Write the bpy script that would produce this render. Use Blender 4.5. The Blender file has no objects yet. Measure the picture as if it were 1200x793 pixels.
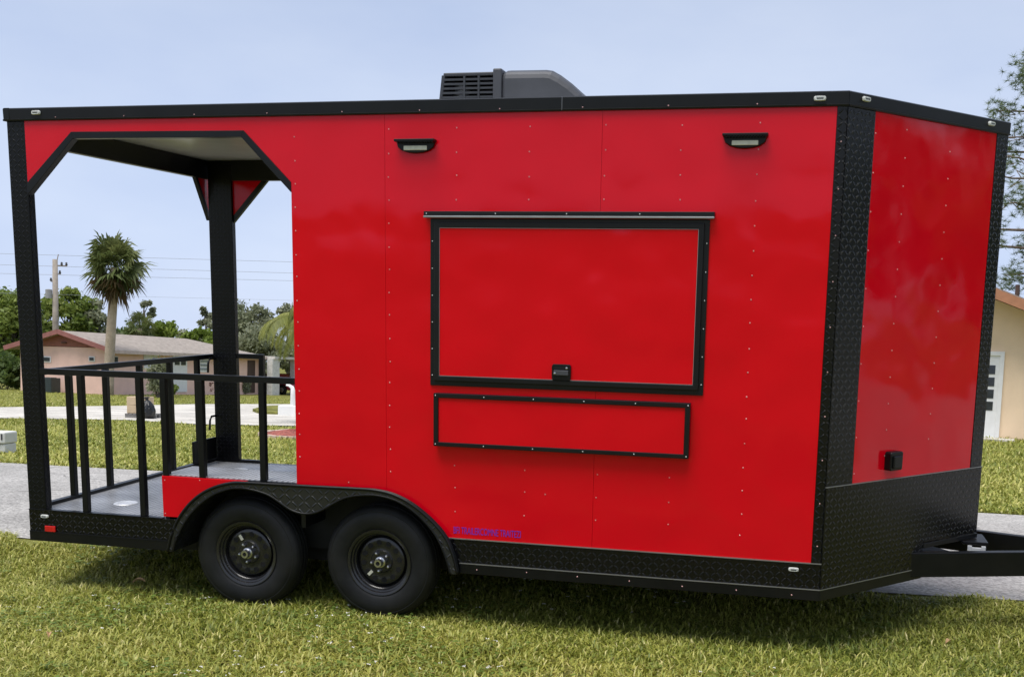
import bpy, bmesh, math, random
import numpy as np
from mathutils import Vector, Matrix

random.seed(7)
rng = np.random.default_rng(7)
SC = bpy.context.scene
COL = SC.collection
R_ = math.radians

# ------------------------------------------------------------------ camera
# solved from the trailer's own edges; trailer leans 4 degrees towards the lawn
YAW, PITCH, ROLL = -0.2246, 0.1627, -0.0195
FPX, U0, V0 = 1294.6, 650.2, 558.4
CT = np.array([4.8311, -6.0258, 1.9139])
TILT = R_(4.0)
RX = np.array([[1, 0, 0], [0, math.cos(TILT), -math.sin(TILT)], [0, math.sin(TILT), math.cos(TILT)]])
_f = np.array([math.sin(YAW)*math.cos(PITCH), math.cos(YAW)*math.cos(PITCH), -math.sin(PITCH)])
_r = np.array([math.cos(YAW), -math.sin(YAW), 0.0])
_d = np.cross(_f, _r)
_r2 = math.cos(ROLL)*_r + math.sin(ROLL)*_d
_d2 = -math.sin(ROLL)*_r + math.cos(ROLL)*_d
CR, CD, CF = RX @ _r2, RX @ _d2, RX @ _f
CW = RX @ CT
cam_data = bpy.data.cameras.new('camera')
cam = bpy.data.objects.new('camera', cam_data)
COL.objects.link(cam)
cam.matrix_world = Matrix(((CR[0], -CD[0], -CF[0], CW[0]), (CR[1], -CD[1], -CF[1], CW[1]),
                           (CR[2], -CD[2], -CF[2], CW[2]), (0, 0, 0, 1)))
cam_data.sensor_width = 36
cam_data.lens = FPX/1200*36
cam_data.shift_x = (600-U0)/1200
cam_data.shift_y = (V0-396.5)/1200
cam_data.clip_start = 0.1
cam_data.clip_end = 3000
SC.camera = cam

# ------------------------------------------------------------------ light
SUN_EL, SUN_AZ = R_(70), R_(205)          # azimuth clockwise from +Y
sun_dir = Vector((math.sin(SUN_AZ)*math.cos(SUN_EL), math.cos(SUN_AZ)*math.cos(SUN_EL), math.sin(SUN_EL)))
world = bpy.data.worlds.new('World')
SC.world = world
world.use_nodes = True
wn, wl = world.node_tree.nodes, world.node_tree.links
wn.clear()
w_out = wn.new('ShaderNodeOutputWorld')
w_bg = wn.new('ShaderNodeBackground')
w_sky = wn.new('ShaderNodeTexSky')
w_sky.sky_type = 'NISHITA'
w_sky.sun_disc = False
w_sky.sun_elevation = SUN_EL
w_sky.sun_rotation = SUN_AZ
w_sky.dust_density = 3.0
w_co = wn.new('ShaderNodeTexCoord')
w_map = wn.new('ShaderNodeMapping')
w_map.inputs['Scale'].default_value = (1.0, 1.0, 2.6)
w_noise = wn.new('ShaderNodeTexNoise')
w_noise.inputs['Scale'].default_value = 2.2
w_noise.inputs['Detail'].default_value = 5
w_noise.inputs['Roughness'].default_value = 0.55
w_ramp = wn.new('ShaderNodeValToRGB')
w_ramp.color_ramp.elements[0].position = 0.3
w_ramp.color_ramp.elements[0].color = (3.75, 4.5, 6.25, 1)
w_ramp.color_ramp.elements[1].position = 0.72
w_ramp.color_ramp.elements[1].color = (4.95, 5.55, 6.85, 1)
w_mix = wn.new('ShaderNodeMix')
w_mix.data_type = 'RGBA'
w_mix.inputs['Factor'].default_value = 0.86
w_sep = wn.new('ShaderNodeSeparateXYZ')
w_el = wn.new('ShaderNodeMapRange')          # overcast sky: paler towards the horizon, all the way round
w_el.interpolation_type = 'SMOOTHSTEP'
w_el.inputs['From Min'].default_value = 0.0
w_el.inputs['From Max'].default_value = 0.42
w_el.inputs['To Min'].default_value = 1.17
w_el.inputs['To Max'].default_value = 0.95
w_mul = wn.new('ShaderNodeMix')
w_mul.data_type = 'RGBA'
w_mul.blend_type = 'MULTIPLY'
w_mul.inputs['Factor'].default_value = 1.0
wl.new(w_co.outputs['Generated'], w_sep.inputs[0])
wl.new(w_sep.outputs['Z'], w_el.inputs['Value'])
wl.new(w_ramp.outputs['Color'], w_mul.inputs['A'])
wl.new(w_el.outputs['Result'], w_mul.inputs['B'])
w_bg.inputs['Strength'].default_value = 0.051
wl.new(w_co.outputs['Generated'], w_map.inputs['Vector'])
wl.new(w_map.outputs['Vector'], w_noise.inputs['Vector'])
wl.new(w_noise.outputs['Fac'], w_ramp.inputs['Fac'])
wl.new(w_sky.outputs['Color'], w_mix.inputs['A'])
wl.new(w_mul.outputs['Result'], w_mix.inputs['B'])
wl.new(w_mix.outputs['Result'], w_bg.inputs['Color'])
wl.new(w_bg.outputs['Background'], w_out.inputs['Surface'])
sun_data = bpy.data.lights.new('sun', 'SUN')
sun_data.energy = 1.5
sun_data.angle = R_(38)
sun_data.color = (1.0, 0.96, 0.9)
sun = bpy.data.objects.new('sun', sun_data)
COL.objects.link(sun)
sun.rotation_euler = sun_dir.to_track_quat('Z', 'Y').to_euler()
SC.view_settings.view_transform = 'Standard'
SC.view_settings.look = 'None'
SC.view_settings.exposure = 1.46
SC.view_settings.gamma = 1

# ------------------------------------------------------------------ terrain and pixel helpers
def sst(a, b, x):
    t = np.clip((np.asarray(x, float)-a)/(b-a), 0, 1)
    return t*t*(3-2*t)

def road_near(X): return 0.93 + 0.062*(np.asarray(X, float)+1)
def road_far(X): return 5.62 + 0.075*(np.asarray(X, float)+4.7)

def g(X, Y):
    """height of the ground: the front lawn dips below the street, the far yards fall away to the left"""
    X = np.asarray(X, float); Y = np.asarray(Y, float)
    e = road_near(X)
    z = -0.032 + 0.157*sst(e-0.95, e+0.15, Y) - 0.010*np.clip(-Y, 0, 8)
    z = z + 0.022*sst(e, e+2.3, Y) - 0.022*sst(e+2.3, e+4.6, Y)
    w = sst(-3, 6, X)
    far = np.clip(Y-road_far(X), 0, None)
    left = -1.15*(1-np.exp(-far*0.021))
    right = 0.24*sst(0, 14, far)
    return z + left*(1-w) + right*w

def gz(x, y): return float(g(x, y))

def ray(u, v):
    return CF + CR*((u-U0)/FPX) + CD*((v-V0)/FPX)

def ground_at(u, v):
    d = ray(u, v)
    t = 2.0
    while t < 400:
        p = CW + d*t
        if p[2] <= gz(p[0], p[1]):
            a, b = t-0.25, t
            for _ in range(30):
                m = (a+b)/2
                q = CW + d*m
                if q[2] <= gz(q[0], q[1]): b = m
                else: a = m
            return CW + d*b
        t += 0.25
    return CW + d*t

def at_depth(u, v, dep):
    return CW + ray(u, v)*dep

def depth_of(p): return float(np.dot(np.asarray(p)-CW, CF))

# ------------------------------------------------------------------ materials
MATS = {}
def nt(m): return m.node_tree.nodes, m.node_tree.links

def mat(name, col, rough=0.5, metal=0.0, var=0.12, vscale=6.0, bump=0.0, bscale=60.0, bdist=0.004, spec=0.5,
        coat=0.0, col2=None, detail=6, translucent=0.0, attr=None, wave=0.0, dirt=0.0):
    m = bpy.data.materials.new(name)
    m.use_nodes = True
    n, l = nt(m)
    bs = n['Principled BSDF']
    bs.inputs['Roughness'].default_value = rough
    bs.inputs['Metallic'].default_value = metal
    bs.inputs['Specular IOR Level'].default_value = spec
    bs.inputs['Coat Weight'].default_value = coat
    bs.inputs['Coat Roughness'].default_value = 0.06
    tc = n.new('ShaderNodeTexCoord')
    c1 = tuple(max(0, c*(1-var)) for c in col)
    c2 = col2 if col2 else tuple(min(1, c*(1+var)) for c in col)
    ramp = n.new('ShaderNodeValToRGB')
    ramp.color_ramp.elements[0].position = 0.32
    ramp.color_ramp.elements[1].position = 0.68
    ramp.color_ramp.elements[0].color = (*c1, 1)
    ramp.color_ramp.elements[1].color = (*c2, 1)
    if attr:
        a = n.new('ShaderNodeAttribute')
        a.attribute_name = attr
        src = a.outputs['Fac']
        ramp.color_ramp.elements[0].position = 0.0
        ramp.color_ramp.elements[1].position = 1.0
    else:
        ns = n.new('ShaderNodeTexNoise')
        ns.inputs['Scale'].default_value = vscale
        ns.inputs['Detail'].default_value = detail
        l.new(tc.outputs['Object'], ns.inputs['Vector'])
        src = ns.outputs['Fac']
    l.new(src, ramp.inputs['Fac'])
    out = ramp.outputs['Color']
    if dirt > 0:
        dn = n.new('ShaderNodeTexNoise')
        dn.inputs['Scale'].default_value = 1.7
        dn.inputs['Detail'].default_value = 8
        dn.inputs['Roughness'].default_value = 0.7
        l.new(tc.outputs['Object'], dn.inputs['Vector'])
        dr = n.new('ShaderNodeMapRange')
        dr.inputs['From Min'].default_value = 0.45
        dr.inputs['From Max'].default_value = 0.8
        dr.inputs['To Max'].default_value = dirt
        l.new(dn.outputs['Fac'], dr.inputs['Value'])
        mx = n.new('ShaderNodeMix')
        mx.data_type = 'RGBA'
        l.new(dr.outputs['Result'], mx.inputs['Factor'])
        l.new(out, mx.inputs['A'])
        mx.inputs['B'].default_value = (0.16, 0.145, 0.12, 1)
        out = mx.outputs['Result']
    l.new(out, bs.inputs['Base Color'])
    if bump > 0 or wave > 0:
        bn = n.new('ShaderNodeTexNoise')
        bn.inputs['Scale'].default_value = bscale
        bn.inputs['Detail'].default_value = 4
        l.new(tc.outputs['Object'], bn.inputs['Vector'])
        bp = n.new('ShaderNodeBump')
        bp.inputs['Strength'].default_value = bump
        bp.inputs['Distance'].default_value = bdist
        l.new(bn.outputs['Fac'], bp.inputs['Height'])
        last = bp
        if wave > 0:
            wv = n.new('ShaderNodeTexNoise')
            wv.inputs['Scale'].default_value = 2.3
            wv.inputs['Detail'].default_value = 1.5
            l.new(tc.outputs['Object'], wv.inputs['Vector'])
            b2 = n.new('ShaderNodeBump')
            b2.inputs['Strength'].default_value = 1.0
            b2.inputs['Distance'].default_value = wave
            l.new(wv.outputs['Fac'], b2.inputs['Height'])
            l.new(bp.outputs['Normal'], b2.inputs['Normal'])
            last = b2
        l.new(last.outputs['Normal'], bs.inputs['Normal'])
    if translucent > 0:
        tr = n.new('ShaderNodeBsdfTranslucent')
        l.new(out, tr.inputs['Color'])
        ms = n.new('ShaderNodeMixShader')
        ms.inputs[0].default_value = translucent
        l.new(bs.outputs[0], ms.inputs[1])
        l.new(tr.outputs[0], ms.inputs[2])
        l.new(ms.outputs[0], n['Material Output'].inputs['Surface'])
    MATS[name] = m
    return m

def ramp_attr_mat(name, stops, attr='rnd', rough=0.55, translucent=0.3):
    m = mat(name, (0.1, 0.1, 0.1), rough=rough, attr=attr, translucent=translucent, spec=0.35)
    cr = [x for x in m.node_tree.nodes if x.type == 'VALTORGB'][0].color_ramp
    while len(cr.elements) > 1: cr.elements.remove(cr.elements[-1])
    cr.elements[0].position = stops[0][0]
    cr.elements[0].color = (*stops[0][1], 1)
    for p, c in stops[1:]:
        e = cr.elements.new(p)
        e.color = (*c, 1)
    return m

def tread_mat(name, col, rough=0.3, pitch=0.036, dist=0.004, spec=0.5, ribs=False, metal=0.0):
    """diamond tread plate: raised lugs, alternating direction, from metric UVs"""
    m = mat(name, col, rough=rough, var=0.3, vscale=3.0, spec=spec, metal=metal)
    n, l = nt(m)
    bs = n['Principled BSDF']
    uv = n.new('ShaderNodeUVMap')
    sep = n.new('ShaderNodeSeparateXYZ')
    l.new(uv.outputs['UV'], sep.inputs[0])
    def M(op, a, b=None):
        k = n.new('ShaderNodeMath')
        k.operation = op
        for i, x in enumerate((a, b)):
            if x is None: continue
            if isinstance(x, (int, float)): k.inputs[i].default_value = x
            else: l.new(x, k.inputs[i])
        return k.outputs[0]
    U = M('DIVIDE', sep.outputs['X'], pitch)
    V = M('DIVIDE', sep.outputs['Y'], pitch)
    fx = M('SUBTRACT', M('FRACT', U), 0.5)
    fy = M('SUBTRACT', M('FRACT', V), 0.5)
    if ribs:
        h = M('SUBTRACT', 1.0, M('MULTIPLY', M('ABSOLUTE', fx), 2.0))
        h = M('MINIMUM', M('MULTIPLY', h, 2.2), 1.0)
    else:
        par = M('FLOORED_MODULO', M('ADD', M('FLOOR', U), M('FLOOR', V)), 2.0)
        s = M('SUBTRACT', 1.0, M('MULTIPLY', par, 2.0))
        sy = M('MULTIPLY', s, fy)
        a = M('MULTIPLY', M('ADD', fx, sy), 0.7071/0.50)
        b = M('MULTIPLY', M('SUBTRACT', fx, sy), 0.7071/0.15)
        e = M('ADD', M('MULTIPLY', a, a), M('MULTIPLY', b, b))
        h = M('MAXIMUM', M('SUBTRACT', 1.0, e), 0.0)
        h = M('POWER', h, 0.6)
    bp = n.new('ShaderNodeBump')
    bp.inputs['Strength'].default_value = 1.0
    bp.inputs['Distance'].default_value = dist
    l.new(h, bp.inputs['Height'])
    l.new(bp.outputs['Normal'], bs.inputs['Normal'])
    return m

RED = mat('red_paint', (0.66, 0.0004, 0.010), rough=0.10, var=0.03, vscale=1.2, wave=0.018, spec=0.27)
BLACK = mat('black_paint', (0.0035, 0.0037, 0.0045), rough=0.36, spec=0.26, var=0.2, bump=0.05, bscale=200, bdist=0.001, dirt=0.05)
BLACKM = mat('black_trim', (0.0045, 0.005, 0.0068), rough=0.34, var=0.2, wave=0.003, spec=0.30, dirt=0.03)
TREAD = tread_mat('black_tread_plate', (0.0028, 0.0028, 0.0036), rough=0.24, spec=0.33, dist=0.004, pitch=0.032)
TREADF = tread_mat('black_fender_plate', (0.012, 0.0125, 0.015), rough=0.3, spec=0.6, pitch=0.042, dist=0.005)
TREADP = tread_mat('black_post_cover', (0.0028, 0.003, 0.0042), rough=0.33, spec=0.25, dist=0.0014, pitch=0.03)
FLOORM = tread_mat('ribbed_grey_floor', (0.33, 0.335, 0.35), rough=0.36, pitch=0.036, dist=0.009, ribs=True)
ALU = mat('bare_aluminium', (0.62, 0.63, 0.65), rough=0.35, metal=1.0, var=0.1)
ALUE = mat('aluminium_and_lit_edge', (0.30, 0.30, 0.31), rough=0.4, metal=0.8, var=0.1)  # real trim, and the painted edge highlight on the bottom rail
STEEL = mat('steel_disc', (0.75, 0.76, 0.78), rough=0.45, metal=0.35, var=0.1)
CHROME = mat('chrome', (0.55, 0.55, 0.57), rough=0.28, metal=1.0, var=0.05)
RUBBER = mat('tyre_rubber', (0.0055, 0.006, 0.0065), rough=0.58, spec=0.3, var=0.35, vscale=14, bump=0.25, bscale=120, bdist=0.002, dirt=0.09)
RIMB = mat('black_rim', (0.012, 0.012, 0.013), rough=0.24, spec=0.55, var=0.3, dirt=0.10)
HOLE = mat('dark_hole', (0.002, 0.002, 0.002), rough=0.9, var=0.1)
LENSW = mat('clear_lens', (0.62, 0.63, 0.60), rough=0.15, var=0.15, vscale=60)
LENSL = mat('lamp_lens', (0.55, 0.55, 0.47), rough=0.25, var=0.1, vscale=40)
REFL = mat('red_reflector', (0.55, 0.012, 0.012), rough=0.2, var=0.15, vscale=80)
STICK = mat('white_sticker', (0.55, 0.54, 0.44), rough=0.5, var=0.1)
BLUE = mat('blue_lettering', (0.16, 0.02, 0.42), rough=0.4, var=0.05)
CEIL = mat('porch_ceiling', (0.42, 0.41, 0.36), rough=0.28, var=0.08)
ACM = mat('ac_shroud', (0.05, 0.052, 0.06), rough=0.45, var=0.15)
ACG = mat('ac_grille', (0.03, 0.032, 0.038), rough=0.45, var=0.15)
ROOFT = mat('trailer_roof', (0.6, 0.6, 0.6), rough=0.4, metal=0.2)
UNDER = mat('under_frame', (0.012, 0.012, 0.012), rough=0.7)

# ------------------------------------------------------------------ mesh helper
class MB:
    def __init__(s): s.v = []; s.f = []
    def add(s, vs, fs):
        o = len(s.v)
        s.v += [tuple(map(float, p)) for p in vs]
        s.f += [[i+o for i in f] for f in fs]
        return s
    def box(s, x0, x1, y0, y1, z0, z1):
        return s.add([(x0,y0,z0),(x1,y0,z0),(x1,y1,z0),(x0,y1,z0),(x0,y0,z1),(x1,y0,z1),(x1,y1,z1),(x0,y1,z1)],
                     [(0,3,2,1),(4,5,6,7),(0,1,5,4),(1,2,6,5),(2,3,7,6),(3,0,4,7)])
    def prism(s, pts, a, b, axis='y', fn=None):
        """polygon pts (p,q) extruded from a to b; axis y: (x,z) polygon; axis z: (x,y); axis x: (y,z)"""
        ar = sum(pts[i][0]*pts[(i+1) % len(pts)][1]-pts[(i+1) % len(pts)][0]*pts[i][1] for i in range(len(pts)))
        if ar < 0: pts = pts[::-1]
        n = len(pts)
        mk = {'y': lambda p, t: (p[0], t, p[1]), 'z': lambda p, t: (p[0], p[1], t), 'x': lambda p, t: (t, p[0], p[1])}[axis]
        if fn: mk = fn
        vs = [mk(p, a) for p in pts] + [mk(p, b) for p in pts]
        fs = [list(range(n)), list(range(2*n-1, n-1, -1))] + [(i, i+n, (i+1) % n+n, (i+1) % n) for i in range(n)]
        return s.add(vs, fs)
    def ring(s, outer, inner, a, b, axis='y', fn=None):
        n = len(outer)
        mk = {'y': lambda p, t: (p[0], t, p[1]), 'z': lambda p, t: (p[0], p[1], t), 'x': lambda p, t: (t, p[0], p[1])}[axis]
        if fn: mk = fn
        vs = [mk(p, a) for p in outer]+[mk(p, a) for p in inner]+[mk(p, b) for p in outer]+[mk(p, b) for p in inner]
        fs = []
        for i in range(n):
            j = (i+1) % n
            fs += [(i, j, n+j, n+i), (2*n+i, 3*n+i, 3*n+j, 2*n+j), (i, 2*n+i, 2*n+j, j), (n+i, n+j, 3*n+j, 3*n+i)]
        return s.add(vs, fs)
    def tube(s, pts, rad, n=8, cap=True):
        pts = [Vector(p) for p in pts]
        rads = rad if isinstance(rad, (list, tuple)) else [rad]*len(pts)
        vs = []; fs = []
        for i, p in enumerate(pts):
            t = (pts[min(i+1, len(pts)-1)]-pts[max(i-1, 0)]).normalized()
            up = Vector((0, 0, 1)) if abs(t.z) < 0.9 else Vector((1, 0, 0))
            a = t.cross(up).normalized(); b = t.cross(a)
            for k in range(n):
                th = 2*math.pi*k/n
                vs.append(p + (a*math.cos(th)+b*math.sin(th))*rads[i])
        for i in range(len(pts)-1):
            for k in range(n):
                k2 = (k+1) % n
                fs.append((i*n+k, i*n+k2, (i+1)*n+k2, (i+1)*n+k))
        if cap: fs += [list(range(n-1, -1, -1)), [(len(pts)-1)*n+k for k in range(n)]]
        return s.add(vs, fs)
    def bar(s, p, q, w, h):
        """square bar from p to q, w across, h along the up-ish direction"""
        p, q = Vector(p), Vector(q)
        t = (q-p).normalized()
        up = Vector((0, 0, 1)) if abs(t.z) < 0.9 else Vector((0, 1, 0))
        a = t.cross(up).normalized(); b = a.cross(t)
        vs = [c+a*(sx*w/2)+b*(sz*h/2) for c in (p, q) for sx, sz in ((-1, -1), (1, -1), (1, 1), (-1, 1))]
        return s.add(vs, [(0, 1, 2, 3), (7, 6, 5, 4), (0, 4, 5, 1), (1, 5, 6, 2), (2, 6, 7, 3), (3, 7, 4, 0)])
    def lathe(s, prof, n=48, centre=(0, 0, 0), axis='y', close=False):
        vs = []; fs = []; m = len(prof)
        for k in range(n):
            th = 2*math.pi*k/n
            for r, t in prof:
                if axis == 'y': vs.append((centre[0]+r*math.cos(th), centre[1]+t, centre[2]+r*math.sin(th)))
                else: vs.append((centre[0]+r*math.cos(th), centre[1]+r*math.sin(th), centre[2]+t))
        for k in range(n):
            k2 = (k+1) % n
            for i in range(m if close else m-1):
                j = (i+1) % m
                fs.append((k*m+i, k*m+j, k2*m+j, k2*m+i))
        return s.add(vs, fs)
    def build(s, name, material, parent=None, bevel=0, smooth=False, loc=None, kind=None):
        me = bpy.data.meshes.new(name)
        me.from_pydata(s.v, [], s.f)
        bm = bmesh.new(); bm.from_mesh(me)
        bmesh.ops.recalc_face_normals(bm, faces=bm.faces)
        uv = bm.loops.layers.uv.new('UVMap')
        for f in bm.faces:
            nrm = f.normal
            if abs(nrm.z) > 0.8: a, b = Vector((1, 0, 0)), Vector((0, 1, 0))
            else:
                a = Vector((-nrm.y, nrm.x, 0))
                a = a.normalized() if a.length > 1e-6 else Vector((1, 0, 0))
                b = Vector((0, 0, 1))
            for lp in f.loops: lp[uv].uv = (lp.vert.co.dot(a), lp.vert.co.dot(b))
            f.smooth = smooth
        bm.to_mesh(me); bm.free()
        me.materials.append(material)
        o = bpy.data.objects.new(name, me)
        COL.objects.link(o)
        if parent: o.parent = parent
        if loc is not None: o.location = loc
        if bevel:
            md = o.modifiers.new('bevel', 'BEVEL')
            md.width = bevel; md.segments = 2; md.limit_method = 'ANGLE'; md.angle_limit = R_(40)
        if kind: o['kind'] = kind
        return o

def smooth_by_angle(o, ang=40):
    me = o.data
    for p in me.polygons: p.use_smooth = True
    bm = bmesh.new(); bm.from_mesh(me)
    for e in bm.edges:
        if len(e.link_faces) == 2 and e.calc_face_angle(0) > R_(ang): e.smooth = False
    bm.to_mesh(me); bm.free()

def tag(o, label, cat=None, group=None, kind=None):
    if label: o['label'] = label
    if cat: o['category'] = cat
    if group: o['group'] = group
    if kind: o['kind'] = kind
    return o

def thing(name, label, cat, loc=(0, 0, 0), rotz=0.0, group=None):
    o = bpy.data.objects.new(name, None)
    o.empty_display_size = 0.3
    COL.objects.link(o)
    o.location = loc; o.rotation_euler = (0, 0, rotz)
    return tag(o, label, cat, group)

def np_mesh(name, verts, faces_flat, per, material, attr=None, parent=None):
    """big mesh from numpy: verts (n,3), faces_flat indices, per = loops per face"""
    me = bpy.data.meshes.new(name)
    nv, nf = len(verts), len(faces_flat)//per
    me.vertices.add(nv); me.vertices.foreach_set('co', np.ascontiguousarray(verts, np.float32).ravel())
    me.loops.add(nf*per); me.loops.foreach_set('vertex_index', np.ascontiguousarray(faces_flat, np.int32))
    me.polygons.add(nf)
    me.polygons.foreach_set('loop_start', np.arange(0, nf*per, per, dtype=np.int32))
    me.polygons.foreach_set('loop_total', np.full(nf, per, np.int32))
    if attr is not None:
        a = me.attributes.new('rnd', 'FLOAT', 'POINT')
        a.data.foreach_set('value', np.ascontiguousarray(attr, np.float32))
    me.update(calc_edges=True)
    me.materials.append(material)
    o = bpy.data.objects.new(name, me)
    COL.objects.link(o)
    if parent: o.parent = parent
    return o

# ------------------------------------------------------------------ ground, street, pavements
LAWN = mat('lawn_soil', (0.12, 0.125, 0.034), rough=0.95, var=0.35, vscale=2.2, bump=0.8, bscale=22, bdist=0.04, col2=(0.24, 0.235, 0.06), spec=0.1)
ROAD = mat('pale_asphalt', (0.36, 0.345, 0.325), rough=0.9, var=0.10, vscale=0.9, bump=0.5, bscale=90, bdist=0.008, spec=0.2)
CONC = mat('pale_concrete', (0.52, 0.49, 0.44), rough=0.9, var=0.10, vscale=1.3, bump=0.25, bscale=50, bdist=0.006, spec=0.2)
MULCH = mat('red_mulch', (0.32, 0.09, 0.065), rough=0.95, var=0.5, vscale=14, bump=1.0, bscale=30, bdist=0.06)
def add_speckle(m, scale, amt):
    n, l = nt(m); bs = n['Principled BSDF']
    src = bs.inputs['Base Color'].links[0].from_socket
    tc = n.new('ShaderNodeTexCoord')
    v = n.new('ShaderNodeTexVoronoi'); v.inputs['Scale'].default_value = scale
    l.new(tc.outputs['Object'], v.inputs['Vector'])
    hs = n.new('ShaderNodeSeparateColor'); l.new(v.outputs['Color'], hs.inputs[0])
    mr = n.new('ShaderNodeMapRange')
    mr.inputs['To Min'].default_value = 1-amt; mr.inputs['To Max'].default_value = 1+amt
    l.new(hs.outputs[0], mr.inputs['Value'])
    mx = n.new('ShaderNodeMix'); mx.data_type = 'RGBA'; mx.blend_type = 'MULTIPLY'
    mx.inputs['Factor'].default_value = 1
    l.new(src, mx.inputs['A']); l.new(mr.outputs['Result'], mx.inputs['B'])
    l.new(mx.outputs['Result'], bs.inputs['Base Color'])
def add_cracks(m, scale, width, dark):
    n, l = nt(m); bs = n['Principled BSDF']
    src = bs.inputs['Base Color'].links[0].from_socket
    tc = n.new('ShaderNodeTexCoord')
    ns = n.new('ShaderNodeTexNoise'); ns.inputs['Scale'].default_value = 2.5; ns.inputs['Detail'].default_value = 6
    l.new(tc.outputs['Object'], ns.inputs['Vector'])
    mxv = n.new('ShaderNodeMix'); mxv.data_type = 'RGBA'; mxv.inputs['Factor'].default_value = 0.35
    l.new(tc.outputs['Object'], mxv.inputs['A']); l.new(ns.outputs['Color'], mxv.inputs['B'])
    v = n.new('ShaderNodeTexVoronoi'); v.feature = 'DISTANCE_TO_EDGE'; v.inputs['Scale'].default_value = scale
    l.new(mxv.outputs['Result'], v.inputs['Vector'])
    mr = n.new('ShaderNodeMapRange'); mr.inputs['From Max'].default_value = width
    mr.inputs['To Min'].default_value = dark; mr.inputs['To Max'].default_value = 1.0
    l.new(v.outputs['Distance'], mr.inputs['Value'])
    st = n.new('ShaderNodeTexNoise'); st.inputs['Scale'].default_value = 0.8; st.inputs['Detail'].default_value = 7
    l.new(tc.outputs['Object'], st.inputs['Vector'])
    m2 = n.new('ShaderNodeMapRange'); m2.inputs['From Min'].default_value = 0.35; m2.inputs['From Max'].default_value = 0.62
    m2.inputs['To Min'].default_value = 0.80; m2.inputs['To Max'].default_value = 1.08
    l.new(st.outputs['Fac'], m2.inputs['Value'])
    pr = n.new('ShaderNodeMath'); pr.operation = 'MULTIPLY'
    l.new(mr.outputs['Result'], pr.inputs[0]); l.new(m2.outputs['Result'], pr.inputs[1])
    mx = n.new('ShaderNodeMix'); mx.data_type = 'RGBA'; mx.blend_type = 'MULTIPLY'; mx.inputs['Factor'].default_value = 1
    l.new(src, mx.inputs['A']); l.new(pr.outputs[0], mx.inputs['B'])
    l.new(mx.outputs['Result'], bs.inputs['Base Color'])
add_cracks(ROAD, 0.55, 0.012, 0.55); add_cracks(CONC, 0.25, 0.006, 0.6)
add_speckle(ROAD, 55, 0.35)
add_speckle(CONC, 40, 0.15)

def nonuni(pts):
    out = []
    for (a, b, n) in pts: out += list(np.linspace(a, b, n, endpoint=False))
    return np.array(out + [pts[-1][1]])

def sheet(name, xs, yfun, material, dz, kind='structure'):
    """grid sheet; yfun(x, t) gives Y for t in 0..1 rows"""
    V = []; rows = None
    for x in xs:
        ys = yfun(x); rows = len(ys)
        for y in ys: V.append((x, y, gz(x, y)+dz))
    F = []
    for i in range(len(xs)-1):
        for j in range(rows-1):
            a = i*rows+j
            F += [a, a+rows, a+rows+1, a+1]
    o = np_mesh(name, np.array(V), np.array(F), 4, material)
    for p in o.data.polygons: p.use_smooth = True
    o['kind'] = kind
    return o

YS = nonuni([(-900, -60, 6), (-60, -4, 10), (-4, 3, 36), (3, 8, 12), (8, 40, 34), (40, 120, 24), (120, 1500, 8)])
XS = nonuni([(-1500, -120, 8), (-120, -20, 40), (-20, 16, 72), (16, 120, 30), (120, 1500, 8)])
tag(sheet('lawn', XS, lambda x: YS, LAWN, 0.0), 'green lawn covering the ground around the street and houses', 'lawn')
tag(sheet('road', nonuni([(-120, -20, 40), (-20, 20, 60), (20, 120, 30)]),
      lambda x: np.linspace(road_near(x)+0.03*math.sin(x*3.1)+0.02*math.sin(x*9.7), road_far(x)+0.03*math.sin(x*2.3), 14), ROAD, 0.006),
    'pale grey street running behind the red trailer', 'road')
# second street across the yards, traced between its two edges
fe = [(-60, 480), (0, 478), (150, 476), (230, 474), (345, 474), (430, 473)]
ne = [(-60, 491), (0, 491), (150, 493), (230, 498), (345, 500), (430, 502)]
F_ = [ground_at(*p) for p in fe]; N_ = [ground_at(*p) for p in ne]
def strip(name, A, B, material, dz, m=8, k=6):
    V = []; W = m+1
    pa = []; pb = []
    for i in range(len(A)-1):
        for t in np.linspace(0, 1, k, endpoint=False):
            pa.append(A[i]*(1-t)+A[i+1]*t); pb.append(B[i]*(1-t)+B[i+1]*t)
    pa.append(A[-1]); pb.append(B[-1])
    for a, b in zip(pa, pb):
        for t in np.linspace(0, 1, W):
            p = a*(1-t)+b*t
            V.append((p[0], p[1], gz(p[0], p[1])+dz))
    F = []
    for i in range(len(pa)-1):
        for j in range(m):
            q = i*W+j
            F += [q, q+W, q+W+1, q+1]
    o = np_mesh(name, np.array(V), np.array(F), 4, material)
    o['kind'] = 'structure'
    return o
tag(strip('side_street', N_, F_, CONC, 0.03), 'bright concrete side street in front of the pink house', 'road')
# grass island between the street and the driveway
isl = [ground_at(*p) for p in ((296, 483), (310, 480.5), (330, 480), (345, 481), (380, 482), (380, 486), (345, 486), (325, 486.5), (305, 486))]
mb = MB(); mb.prism([(p[0], p[1]) for p in isl], -1.2, max(gz(p[0], p[1]) for p in isl)+0.10, 'z')
tag(mb.build('grass_island', LAWN), 'small grass island in the bright side street', 'lawn', kind='structure')

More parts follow.
